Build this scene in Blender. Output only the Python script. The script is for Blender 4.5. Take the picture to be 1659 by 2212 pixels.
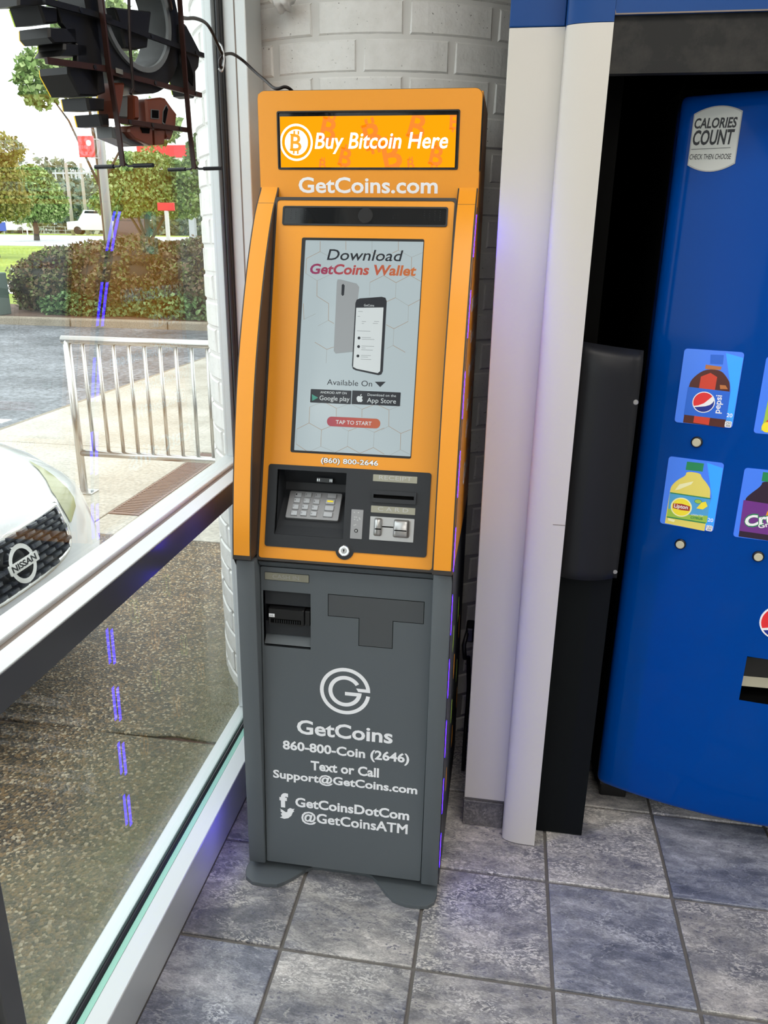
import bpy, bmesh, math, random
import numpy as np
from mathutils import Vector, Matrix

# ------------------------------------------------------------------ camera
sc = bpy.context.scene
for o in list(bpy.data.objects):
    bpy.data.objects.remove(o)
COL = sc.collection
cam_d = bpy.data.cameras.new('camera')
cam = bpy.data.objects.new('camera', cam_d)
COL.objects.link(cam)
yaw, pit, rol = -0.1526402, 0.3307866, 0.0153898
Fw = Vector((math.sin(yaw)*math.cos(pit), math.cos(yaw)*math.cos(pit), -math.sin(pit)))
Rt = Vector((math.cos(yaw), -math.sin(yaw), 0))
Up = Rt.cross(Fw)
R2 = math.cos(rol)*Rt + math.sin(rol)*Up
U2 = -math.sin(rol)*Rt + math.cos(rol)*Up
cam.matrix_world = Matrix(((R2.x, U2.x, -Fw.x, 0.42073), (R2.y, U2.y, -Fw.y, -1.28698),
                           (R2.z, U2.z, -Fw.z, 1.51539), (0, 0, 0, 1)))
cam_d.sensor_fit = 'VERTICAL'
cam_d.sensor_height = 36.0
cam_d.lens = 36.0*1660.79/2212
cam_d.clip_start = 0.02
cam_d.clip_end = 600
sc.camera = cam

# ------------------------------------------------------------------ light
world = bpy.data.worlds.new('overcast_sky')
sc.world = world
world.use_nodes = True
bg = world.node_tree.nodes['Background']
bg.inputs[0].default_value = (0.93, 0.97, 1.0, 1)
bg.inputs[1].default_value = 2.7
CEIL_LAMP = 6.3                      # emission of the ceiling troffers
sc.view_settings.view_transform = 'Standard'
sc.view_settings.look = 'None'
sc.view_settings.gamma = 1
sc.view_settings.use_curve_mapping = False
sc.view_settings.exposure = 0.0
rnd = random.Random(7)

# ------------------------------------------------------------------ materials
def mat(name, col, rough=0.5, metal=0.0, emit=None, es=0.0, spec=0.5, coat=0.0):
    m = bpy.data.materials.new(name)
    m.use_nodes = True
    p = m.node_tree.nodes['Principled BSDF']
    p.inputs['Base Color'].default_value = (*col, 1)
    p.inputs['Roughness'].default_value = rough
    p.inputs['Metallic'].default_value = metal
    p.inputs['Specular IOR Level'].default_value = spec
    if coat:
        p.inputs['Coat Weight'].default_value = coat
        p.inputs['Coat Roughness'].default_value = 0.03
    if emit:
        p.inputs['Emission Color'].default_value = (*emit, 1)
        p.inputs['Emission Strength'].default_value = es
    return m

class NT:
    """small node-tree writer for one Principled material"""
    def __init__(s, m):
        s.t = m.node_tree; s.n = s.t.nodes; s.l = s.t.links
        s.p = s.n['Principled BSDF']
    def add(s, kind, **kw):
        nd = s.n.new(kind)
        for k, v in kw.items():
            if k.startswith('i_'):
                nd.inputs[int(k[2:]) if k[2:].isdigit() else k[2:].replace('_', ' ')].default_value = v
            else:
                setattr(nd, k, v)
        return nd
    def link(s, a, b):
        s.l.new(a, b)
    def ramp(s, fac, stops):
        r = s.n.new('ShaderNodeValToRGB')
        cr = r.color_ramp
        while len(cr.elements) < len(stops):
            cr.elements.new(0.5)
        for e, (pos, c) in zip(cr.elements, stops):
            e.position = pos; e.color = (*c, 1) if len(c) == 3 else c
        s.link(fac, r.inputs[0])
        return r
    def noise(s, vec, scale, detail=4, rough=0.55, dist=0.0):
        n = s.add('ShaderNodeTexNoise')
        n.inputs['Scale'].default_value = scale
        n.inputs['Detail'].default_value = detail
        n.inputs['Roughness'].default_value = rough
        n.inputs['Distortion'].default_value = dist
        if vec is not None:
            s.link(vec, n.inputs['Vector'])
        return n
    def mix(s, fac, a, b, blend='MIX'):
        m = s.n.new('ShaderNodeMix'); m.data_type = 'RGBA'; m.blend_type = blend
        for sock, v in ((m.inputs[0], fac), (m.inputs[6], a), (m.inputs[7], b)):
            if hasattr(v, 'is_linked') or isinstance(v, bpy.types.NodeSocket):
                s.link(v, sock)
            elif isinstance(v, (int, float)):
                sock.default_value = v
            else:
                sock.default_value = (*v, 1)
        return m.outputs[2]
    def bump(s, h, strength=0.2, dist=0.01):
        b = s.add('ShaderNodeBump')
        b.inputs['Strength'].default_value = strength
        b.inputs['Distance'].default_value = dist
        s.link(h, b.inputs['Height'])
        s.link(b.outputs[0], s.p.inputs['Normal'])

M = {}
M['orange'] = mat('orange_vinyl', (0.86, 0.33, 0.018), 0.36)
M['grey'] = mat('grey_powder_coat', (0.096, 0.112, 0.125), 0.42)
M['darkgrey'] = mat('dark_grey_plastic', (0.026, 0.029, 0.034), 0.48, spec=0.35)
M['wingside'] = mat('charcoal_plastic', (0.038, 0.032, 0.029), 0.5)
M['black'] = mat('black_plastic', (0.008, 0.008, 0.009), 0.35)
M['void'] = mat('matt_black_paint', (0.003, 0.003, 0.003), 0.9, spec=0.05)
M['blackboard'] = mat('black_laminate', (0.0055, 0.0068, 0.008), 0.65, spec=0.1)
M['rubber'] = mat('black_rubber_sheet', (0.011, 0.012, 0.016), 0.42, spec=0.3)
M['steel'] = mat('brushed_steel', (0.50, 0.50, 0.50), 0.34, 0.85)
M['plate'] = mat('label_plate_metal', (0.36, 0.35, 0.28), 0.4, 0.7)
M['padmetal'] = mat('keypad_metal', (0.34, 0.34, 0.35), 0.42, 0.7)
M['key'] = mat('key_metal', (0.55, 0.56, 0.58), 0.33, 0.75)
M['chrome'] = mat('chrome', (0.8, 0.8, 0.8), 0.12, 1.0)
M['white'] = mat('white_print', (0.88, 0.90, 0.94), 0.5)
M['ink'] = mat('dark_print', (0.012, 0.013, 0.016), 0.5)
M['led'] = mat('violet_led', (0.1, 0.05, 0.4), 0.4, emit=(0.022, 0.003, 1.0), es=30.0)
M['glassblack'] = mat('smoked_acrylic', (0.012, 0.013, 0.014), 0.06)
M['lit_orange'] = mat('lit_sign_orange', (0.02, 0.01, 0.0), 0.5, emit=(1.0, 0.36, 0.004), es=1.1)
M['lit_orange_dark'] = mat('lit_sign_dark_orange', (0.02, 0.01, 0.0), 0.5, emit=(1.0, 0.235, 0.002), es=1.0)
M['lit_white'] = mat('lit_sign_white', (0.8, 0.8, 0.8), 0.4, emit=(1, 0.98, 0.93), es=1.6)
M['scr'] = mat('screen_pale', (0.05, 0.05, 0.05), 0.12, emit=(0.52, 0.63, 0.66), es=0.72)
M['scr_white'] = mat('screen_white', (0.05, 0.05, 0.05), 0.12, emit=(0.62, 0.68, 0.68), es=0.9)
M['scr_grey'] = mat('screen_grey', (0.05, 0.05, 0.05), 0.12, emit=(0.32, 0.36, 0.37), es=0.75)
M['scr_dark'] = mat('screen_dark', (0.012, 0.013, 0.016), 0.2, emit=(0.02, 0.025, 0.032), es=0.5)
M['scr_gold'] = mat('screen_gold_line', (0.03, 0.02, 0.01), 0.2, emit=(0.42, 0.26, 0.13), es=0.7)
M['scr_silver'] = mat('screen_grey_line', (0.03, 0.02, 0.01), 0.2, emit=(0.42, 0.46, 0.46), es=0.7)
M['scr_teal'] = mat('screen_teal', (0.02, 0.03, 0.03), 0.2, emit=(0.05, 0.35, 0.25), es=0.7)
M['aluminium'] = mat('satin_aluminium', (0.62, 0.65, 0.65), 0.38, 0.35)
M['gasket'] = mat('black_gasket', (0.012, 0.013, 0.016), 0.45)
M['mint'] = mat('mint_reflection_and_print', (0.30, 0.62, 0.50), 0.35)  # printed mint, also the painted glass-edge reflection at the sill
M['cable'] = mat('dark_brown_cable', (0.012, 0.006, 0.005), 0.4, spec=0.3)
M['signblack'] = mat('black_sign_plastic', (0.009, 0.009, 0.0095), 0.38, spec=0.35)
M['signgrey'] = mat('grey_sign_return', (0.12, 0.13, 0.13), 0.4)
M['signbrown'] = mat('brown_sign_backing', (0.13, 0.030, 0.013), 0.28)
M['barbrown'] = mat('brown_steel_strap', (0.035, 0.014, 0.011), 0.4, spec=0.3)
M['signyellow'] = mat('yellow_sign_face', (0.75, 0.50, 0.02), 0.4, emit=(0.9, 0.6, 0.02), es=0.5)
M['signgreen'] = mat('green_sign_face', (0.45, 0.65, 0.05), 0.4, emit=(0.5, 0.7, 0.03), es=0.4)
M['cream'] = mat('cream_button', (0.62, 0.58, 0.40), 0.35)
M['vblue'] = mat('blue_gloss_door', (0.0, 0.060, 0.34), 0.08, spec=0.10)
M['labelblue'] = mat('backlit_blue_label', (0.06, 0.20, 0.80), 0.25, emit=(0.05, 0.20, 0.85), es=0.28)
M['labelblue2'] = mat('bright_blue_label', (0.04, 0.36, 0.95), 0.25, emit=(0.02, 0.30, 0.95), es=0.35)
M['p_blue'] = mat('label_blue_print', (0.02, 0.13, 0.62), 0.3, emit=(0.01, 0.12, 0.6), es=0.2)
M['p_navy'] = mat('label_navy_print', (0.01, 0.03, 0.30), 0.3)
M['p_red'] = mat('label_red_print', (0.72, 0.03, 0.03), 0.3, emit=(0.8, 0.03, 0.03), es=0.2)
M['p_white'] = mat('label_white_print', (0.85, 0.85, 0.82), 0.3, emit=(1, 1, 1), es=0.15)
M['cola'] = mat('cola_print', (0.10, 0.018, 0.010), 0.3)
M['cola2'] = mat('cola_highlight_print', (0.62, 0.05, 0.02), 0.3, emit=(0.7, 0.05, 0.02), es=0.15)
M['amber'] = mat('amber_print', (0.60, 0.20, 0.05), 0.3)
M['tea'] = mat('pale_tea_print', (0.80, 0.68, 0.14), 0.3, emit=(0.8, 0.65, 0.1), es=0.15)
M['tea2'] = mat('tea_highlight_print', (0.90, 0.86, 0.50), 0.3, emit=(0.9, 0.85, 0.4), es=0.15)
M['capgreen'] = mat('green_cap_print', (0.02, 0.30, 0.10), 0.3)
M['sky'] = mat('label_sky_print', (0.10, 0.45, 0.80), 0.3)
M['lime'] = mat('label_lime_print', (0.42, 0.66, 0.08), 0.3)
M['yellow'] = mat('label_yellow_print', (0.95, 0.78, 0.04), 0.3, emit=(0.9, 0.7, 0.02), es=0.15)
M['brick_red_print'] = mat('label_dark_red_print', (0.45, 0.05, 0.03), 0.3)
M['purple'] = mat('label_purple_print', (0.20, 0.04, 0.28), 0.3)
M['darkpurple'] = mat('label_dark_purple_print', (0.035, 0.015, 0.035), 0.3)
M['fruit_orange'] = mat('label_orange_print', (0.95, 0.40, 0.02), 0.3)
M['hdrblue'] = mat('blue_header_panel', (0.002, 0.055, 0.235), 0.4, spec=0.3)
M['stickergrey'] = mat('silver_grey_sticker', (0.62, 0.64, 0.60), 0.4)
M['stickeredge'] = mat('sticker_edge', (0.42, 0.43, 0.42), 0.4)
M['stainless'] = mat('stainless_rail', (0.62, 0.61, 0.58), 0.26, 0.9)
M['carwhite'] = mat('white_car_paint', (0.82, 0.84, 0.84), 0.18, coat=0.6)
M['carglass'] = mat('car_window_glass', (0.02, 0.025, 0.03), 0.05)
M['tyre'] = mat('tyre_rubber', (0.015, 0.015, 0.016), 0.7)
M['grilleblack'] = mat('grille_black', (0.012, 0.013, 0.016), 0.4)
M['grilleblock'] = mat('grille_block_black', (0.055, 0.062, 0.075), 0.35)
M['headlamp'] = mat('yellowed_headlamp_lens', (0.40, 0.40, 0.20), 0.15)
M['bark'] = mat('tree_bark', (0.10, 0.075, 0.055), 0.9)
M['wood'] = mat('weathered_utility_pole', (0.42, 0.38, 0.32), 0.9)
M['galv'] = mat('galvanised_pole', (0.48, 0.50, 0.51), 0.45, 0.3)
M['signred'] = mat('red_sign_panel', (0.85, 0.03, 0.04), 0.45)
M['canopywhite'] = mat('canopy_white', (0.75, 0.75, 0.72), 0.5)
M['transformer'] = mat('transformer_green', (0.10, 0.14, 0.12), 0.5)
M['suv'] = mat('maroon_car_paint', (0.07, 0.035, 0.035), 0.25, coat=0.5)
M['banner_blue'] = mat('blue_banner', (0.02, 0.10, 0.55), 0.5)
M['lamp'] = mat('troffer_diffuser', (0.9, 0.9, 0.9), 0.6, emit=(1.0, 0.94, 0.85), es=CEIL_LAMP)
M['ceiling'] = mat('ceiling_tile_white', (0.75, 0.74, 0.72), 0.8)
M['wallpaint'] = mat('cream_wall_paint', (0.60, 0.58, 0.54), 0.7)

def scuffed(name, col, dark, rough, scale, lo, hi):
    """painted board with a few scuffs of its own"""
    m = mat(name, col, rough); t = NT(m)
    tc = t.add('ShaderNodeTexCoord')
    n = t.noise(tc.outputs['Object'], scale, 6, 0.7)
    r = t.ramp(n.outputs[0], [(lo, col), (hi, dark)])
    t.link(r.outputs[0], t.p.inputs['Base Color'])
    return m
M['panelwhite'] = scuffed('white_laminate_board', (0.65, 0.625, 0.575), (0.52, 0.50, 0.46), 0.42, 9, 0.66, 0.80)
M['dustblack'] = scuffed('dusty_black_header', (0.004, 0.004, 0.004), (0.035, 0.033, 0.029), 0.7, 5, 0.50, 0.72)

def m_brick():
    m = mat('white_painted_brick', (0.74, 0.73, 0.70), 0.42); t = NT(m)
    tc = t.add('ShaderNodeTexCoord')
    geo = t.add('ShaderNodeNewGeometry')
    n = t.noise(geo.outputs['Position'], 22, 6, 0.6)
    n2 = t.noise(geo.outputs['Position'], 95, 3, 0.5)
    r = t.ramp(n.outputs[0], [(0.25, (0.72, 0.71, 0.67)), (0.6, (0.82, 0.81, 0.78))])
    pit = t.noise(geo.outputs['Position'], 140, 2, 0.5)
    pr = t.ramp(pit.outputs[0], [(0.70, (1, 1, 1)), (0.76, (0.25, 0.24, 0.22))])
    c = t.mix(1.0, r.outputs[0], pr.outputs[0], 'MULTIPLY')
    t.link(c, t.p.inputs['Base Color'])
    t.bump(n2.outputs[0], 0.35, 0.004)
    return m
M['brick'] = m_brick()
M['mortar'] = mat('painted_mortar', (0.70, 0.69, 0.66), 0.6)

def m_tile(nm='slate_look_tile', dark=1.0):
    m = mat(nm, (0.3, 0.3, 0.32), 0.33); t = NT(m)
    tc = t.add('ShaderNodeTexCoord'); oi = t.add('ShaderNodeObjectInfo')
    ofs = t.add('ShaderNodeVectorMath', operation='SCALE'); ofs.inputs[0].default_value = (31, 17, 5)
    t.link(oi.outputs['Random'], ofs.inputs['Scale'])
    add = t.add('ShaderNodeVectorMath', operation='ADD')
    t.link(tc.outputs['Object'], add.inputs[0]); t.link(ofs.outputs[0], add.inputs[1])
    st = t.add('ShaderNodeMapping'); st.inputs['Scale'].default_value = (1.0, 2.3, 1.0)
    t.link(add.outputs[0], st.inputs[0])
    rz = t.add('ShaderNodeMath', operation='MULTIPLY', i_1=6.28); t.link(oi.outputs['Random'], rz.inputs[0])
    cx = t.add('ShaderNodeCombineXYZ'); t.link(rz.outputs[0], cx.inputs[2])
    t.link(cx.outputs[0], st.inputs['Rotation'])
    v = st.outputs[0]
    warp = t.noise(v, 14, 4, 0.6)
    wv = t.add('ShaderNodeVectorMath', operation='MULTIPLY_ADD'); wv.inputs[1].default_value = (0.07, 0.07, 0.07)
    t.link(warp.outputs['Color'], wv.inputs[0]); t.link(v, wv.inputs[2])
    w = wv.outputs[0]
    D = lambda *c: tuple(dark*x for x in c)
    big = t.noise(w, 3.6, 5, 0.6, 0.4)
    mid = t.noise(w, 19, 6, 0.7, 0.3)
    grain = t.noise(v, 170, 3, 0.7)
    base = t.ramp(big.outputs[0], [(0.33, D(0.145, 0.152, 0.18)), (0.46, D(0.235, 0.24, 0.262)), (0.53, D(0.30, 0.30, 0.305)), (0.64, D(0.44, 0.43, 0.425))])
    f = t.ramp(mid.outputs[0], [(0.30, (0.50, 0.51, 0.55)), (0.48, (0.95, 0.95, 0.96)), (0.60, (1.35, 1.34, 1.32)), (0.72, (1.9, 1.88, 1.85))])
    c = t.mix(0.9, base.outputs[0], f.outputs[0], 'MULTIPLY')
    gr = t.ramp(grain.outputs[0], [(0.28, (0.62, 0.62, 0.64)), (0.5, (1, 1, 1)), (0.70, (1.4, 1.4, 1.4))])
    c = t.mix(0.8, c, gr.outputs[0], 'MULTIPLY')
    # pale flakes and dark pits, in patches
    def cells(scale, lo, hi):
        vo = t.add('ShaderNodeTexVoronoi'); vo.inputs['Scale'].default_value = scale; t.link(w, vo.inputs['Vector'])
        se = t.add('ShaderNodeSeparateColor'); t.link(vo.outputs['Color'], se.inputs[0])
        return t.ramp(se.outputs[0], [(lo, (0, 0, 0)), (hi, (1, 1, 1))]).outputs[0]
    zone = t.noise(v, 5.5, 3, 0.5, 0.8)
    zsh = t.add('ShaderNodeMath', operation='MULTIPLY_ADD'); zsh.inputs[1].default_value = 0.30; zsh.inputs[2].default_value = -0.17
    t.link(oi.outputs['Random'], zsh.inputs[0])
    zad = t.add('ShaderNodeMath', operation='ADD'); t.link(zone.outputs[0], zad.inputs[0]); t.link(zsh.outputs[0], zad.inputs[1])
    zr = t.ramp(zad.outputs[0], [(0.46, (0, 0, 0)), (0.62, (0.72, 0.72, 0.72))])
    fl = t.mix(1.0, cells(130, 0.70, 0.78), zr.outputs[0], 'MULTIPLY')
    c = t.mix(fl, c, D(0.64, 0.63, 0.62))
    fl2 = t.mix(1.0, cells(210, 0.84, 0.90), zr.outputs[0], 'MULTIPLY')
    c = t.mix(fl2, c, D(0.78, 0.78, 0.77))
    zr2 = t.ramp(zone.outputs[0], [(0.36, (0.8, 0.8, 0.8)), (0.50, (0, 0, 0))])
    pt = t.mix(1.0, cells(150, 0.84, 0.92), zr2.outputs[0], 'MULTIPLY')
    c = t.mix(pt, c, D(0.09, 0.095, 0.15))
    vein = t.noise(w, 4.5, 4, 0.55, 1.4)
    vr = t.ramp(vein.outputs[0], [(0.488, (0, 0, 0)), (0.5, (0.5, 0.5, 0.5)), (0.512, (0, 0, 0))])
    c = t.mix(vr.outputs[0], c, D(0.60, 0.59, 0.57))
    fine = mid
    # every tile a little lighter or darker, bluer or browner
    tint = t.ramp(oi.outputs['Random'], [(0.0, (0.72, 0.77, 0.92)), (0.35, (1.08, 1.08, 1.10)), (0.7, (0.90, 0.87, 0.84)), (1.0, (1.25, 1.22, 1.19))])
    c = t.mix(1.0, c, tint.outputs[0], 'MULTIPLY')
    t.link(c, t.p.inputs['Base Color'])
    rr = t.ramp(fine.outputs[0], [(0.3, (0.28, 0.28, 0.28)), (0.7, (0.50, 0.50, 0.50))])
    t.link(rr.outputs[0], t.p.inputs['Roughness'])
    t.bump(grain.outputs[0], 0.30, 0.004)
    return m
M['tile'] = m_tile()
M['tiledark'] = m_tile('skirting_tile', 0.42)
M['grout'] = mat('grey_grout', (0.16, 0.15, 0.14), 0.8)

def m_floor_far():
    m = mat('tile_floor_beyond', (0.3, 0.3, 0.32), 0.35); t = NT(m)
    geo = t.add('ShaderNodeNewGeometry')
    n = t.noise(geo.outputs['Position'], 6, 6, 0.6)
    r = t.ramp(n.outputs[0], [(0.3, (0.2, 0.2, 0.22)), (0.7, (0.36, 0.36, 0.37))])
    t.link(r.outputs[0], t.p.inputs['Base Color'])
    return m
M['floorfar'] = m_floor_far()

def m_aggregate():
    m = mat('exposed_aggregate_concrete', (0.2, 0.17, 0.12), 0.5); t = NT(m)
    geo = t.add('ShaderNodeNewGeometry'); P = geo.outputs['Position']
    vor = t.add('ShaderNodeTexVoronoi'); vor.inputs['Scale'].default_value = 135
    t.link(P, vor.inputs['Vector'])
    sep = t.add('ShaderNodeSeparateColor'); t.link(vor.outputs['Color'], sep.inputs[0])
    peb = t.ramp(sep.outputs[0], [(0.0, (0.050, 0.042, 0.032)), (0.35, (0.12, 0.095, 0.065)), (0.6, (0.20, 0.135, 0.070)),
                                  (0.84, (0.32, 0.20, 0.09)), (0.95, (0.62, 0.52, 0.36))])
    big = t.noise(P, 3.2, 6, 0.65)
    sh = t.ramp(big.outputs[0], [(0.3, (0.55, 0.56, 0.58)), (0.65, (1.1, 1.06, 1.0))])
    c = t.mix(1.0, peb.outputs[0], sh.outputs[0], 'MULTIPLY')
    # moss that has grown on the strip under the window
    sx = t.add('ShaderNodeSeparateXYZ'); t.link(P, sx.inputs[0])
    mr = t.add('ShaderNodeMapRange'); mr.inputs['From Min'].default_value = -0.95; mr.inputs['From Max'].default_value = -0.42
    t.link(sx.outputs[0], mr.inputs['Value'])
    nz = t.add('ShaderNodeMath', operation='MULTIPLY_ADD'); t.link(big.outputs[0], nz.inputs[0]); nz.inputs[1].default_value = 1.6; nz.inputs[2].default_value = -0.9
    ad = t.add('ShaderNodeMath', operation='ADD', use_clamp=True); t.link(mr.outputs[0], ad.inputs[0]); t.link(nz.outputs[0], ad.inputs[1])
    fine = t.noise(P, 60, 4, 0.6)
    moss = t.ramp(fine.outputs[0], [(0.3, (0.10, 0.105, 0.050)), (0.7, (0.19, 0.19, 0.10))])
    sc2 = t.add('ShaderNodeMath', operation='MULTIPLY', i_1=0.85); t.link(ad.outputs[0], sc2.inputs[0])
    c = t.mix(sc2.outputs[0], c, moss.outputs[0])
    t.link(c, t.p.inputs['Base Color'])
    t.bump(vor.outputs['Distance'], 0.5, 0.006)
    return m
M['aggregate'] = m_aggregate()

def m_ground(name, a, b, scale, rough, bump=0.2, fscale=None, spec=0.5, flo=0.75, fhi=1.2):
    m = mat(name, a, rough, spec=spec); t = NT(m)
    geo = t.add('ShaderNodeNewGeometry')
    n = t.noise(geo.outputs['Position'], scale, 7, 0.65)
    r = t.ramp(n.outputs[0], [(0.3, a), (0.7, b)])
    c = r.outputs[0]
    f = t.noise(geo.outputs['Position'], fscale or scale*20, 3, 0.6)
    fr = t.ramp(f.outputs[0], [(0.34, (flo, flo, flo)), (0.66, (fhi, fhi, fhi))])
    c = t.mix(1.0, c, fr.outputs[0], 'MULTIPLY')
    t.link(c, t.p.inputs['Base Color'])
    if bump:
        t.bump(f.outputs[0], bump, 0.006)
    return m
M['concrete'] = m_ground('damp_tan_concrete', (0.34, 0.30, 0.23), (0.60, 0.56, 0.48), 1.3, 0.42, 0.15, 40)
M['asphalt'] = m_ground('wet_asphalt', (0.045, 0.050, 0.058), (0.22, 0.23, 0.25), 0.8, 0.42, 1.0, 24, 0.35, 0.35, 1.8)
M['curb'] = m_ground('curb_concrete', (0.24, 0.20, 0.14), (0.34, 0.29, 0.22), 2, 0.7, 0)
M['grass'] = m_ground('mown_grass', (0.22, 0.30, 0.05), (0.42, 0.48, 0.10), 0.5, 0.9, 0, 6, 0.1)
M['path'] = m_ground('pale_path', (0.65, 0.62, 0.56), (0.8, 0.78, 0.72), 0.8, 0.8, 0)
M['road'] = m_ground('wet_road', (0.45, 0.46, 0.48), (0.75, 0.76, 0.78), 0.2, 0.4, 0)
M['paint'] = mat('road_marking', (0.75, 0.75, 0.73), 0.6)
M['mulch'] = m_ground('bark_mulch', (0.09, 0.05, 0.035), (0.2, 0.12, 0.08), 3, 0.9, 0)

def m_leaf(name, cols, trans=0.0):
    m = mat(name, cols[0], 0.6, spec=0.25); t = NT(m)
    geo = t.add('ShaderNodeNewGeometry')
    k = len(cols)
    r = t.ramp(geo.outputs['Random Per Island'], [(i/(k-1), c) for i, c in enumerate(cols)])
    t.link(r.outputs[0], t.p.inputs['Base Color'])
    return m
M['leaf_green'] = m_leaf('green_leaves', [(0.10, 0.18, 0.045), (0.20, 0.32, 0.085), (0.33, 0.46, 0.16), (0.46, 0.54, 0.24)])
M['leaf_dark'] = m_leaf('dark_green_leaves', [(0.07, 0.14, 0.05), (0.14, 0.25, 0.085), (0.25, 0.37, 0.15)])
M['leaf_yellow'] = m_leaf('yellowing_leaves', [(0.16, 0.19, 0.05), (0.30, 0.29, 0.09), (0.40, 0.34, 0.12), (0.20, 0.26, 0.07)])
M['leaf_hedge'] = m_leaf('reddish_hedge_leaves', [(0.085, 0.115, 0.035), (0.12, 0.085, 0.045), (0.19, 0.125, 0.075), (0.13, 0.18, 0.055), (0.23, 0.17, 0.10)])
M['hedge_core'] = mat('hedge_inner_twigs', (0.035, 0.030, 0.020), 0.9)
M['leaf_far'] = m_leaf('distant_hazy_leaves', [(0.12, 0.19, 0.15), (0.17, 0.24, 0.18), (0.24, 0.29, 0.20), (0.30, 0.32, 0.20)])  # distance haze is baked into these leaf colours

def m_window():
    m = bpy.data.materials.new('window_glass'); m.use_nodes = True
    nt = m.node_tree; nt.nodes.clear()
    out = nt.nodes.new('ShaderNodeOutputMaterial')
    tr = nt.nodes.new('ShaderNodeBsdfTransparent'); tr.inputs[0].default_value = (0.96, 0.985, 0.975, 1)
    gl = nt.nodes.new('ShaderNodeBsdfGlossy'); gl.inputs['Roughness'].default_value = 0.0
    lw = nt.nodes.new('ShaderNodeLayerWeight'); lw.inputs[0].default_value = 0.5
    p5 = nt.nodes.new('ShaderNodeMath'); p5.operation = 'POWER'; p5.inputs[1].default_value = 5
    ma = nt.nodes.new('ShaderNodeMath'); ma.operation = 'MULTIPLY_ADD'; ma.inputs[1].default_value = 0.96; ma.inputs[2].default_value = 0.04
    mx = nt.nodes.new('ShaderNodeMixShader')
    L = nt.links
    L.new(lw.outputs['Facing'], p5.inputs[0]); L.new(p5.outputs[0], ma.inputs[0]); L.new(ma.outputs[0], mx.inputs[0])
    L.new(tr.outputs[0], mx.inputs[1]); L.new(gl.outputs[0], mx.inputs[2]); L.new(mx.outputs[0], out.inputs[0])
    return m
M['glass'] = m_window()

# ------------------------------------------------------------------ helpers
def tag(o, label=None, cat=None, group=None, kind=None):
    if label: o['label'] = label
    if cat: o['category'] = cat
    if group: o['group'] = group
    if kind: o['kind'] = kind
    return o

def link_mesh(name, me, m, parent=None):
    o = bpy.data.objects.new(name, me)
    COL.objects.link(o)
    if m is not None and not me.materials:
        me.materials.append(m)
    if parent: o.parent = parent
    return o

def mesh_obj(name, V, F, m, parent=None, smooth=False):
    me = bpy.data.meshes.new(name)
    me.from_pydata([tuple(v) for v in V], [], [tuple(f) for f in F])
    me.update()
    if smooth:
        me.polygons.foreach_set('use_smooth', [True]*len(me.polygons))
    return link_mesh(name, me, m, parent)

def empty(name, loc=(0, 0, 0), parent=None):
    o = bpy.data.objects.new(name, None)
    COL.objects.link(o); o.location = loc
    o.empty_display_size = 0.05
    if parent: o.parent = parent
    return o

class Fr:
    """local frame: u right, v up, w out of the surface"""
    def __init__(s, o, eu, ev, en):
        s.o, s.u, s.v, s.n = Vector(o), Vector(eu).normalized(), Vector(ev).normalized(), Vector(en).normalized()
    def p(s, u, v, w=0.0):
        return s.o + s.u*u + s.v*v + s.n*w

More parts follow.
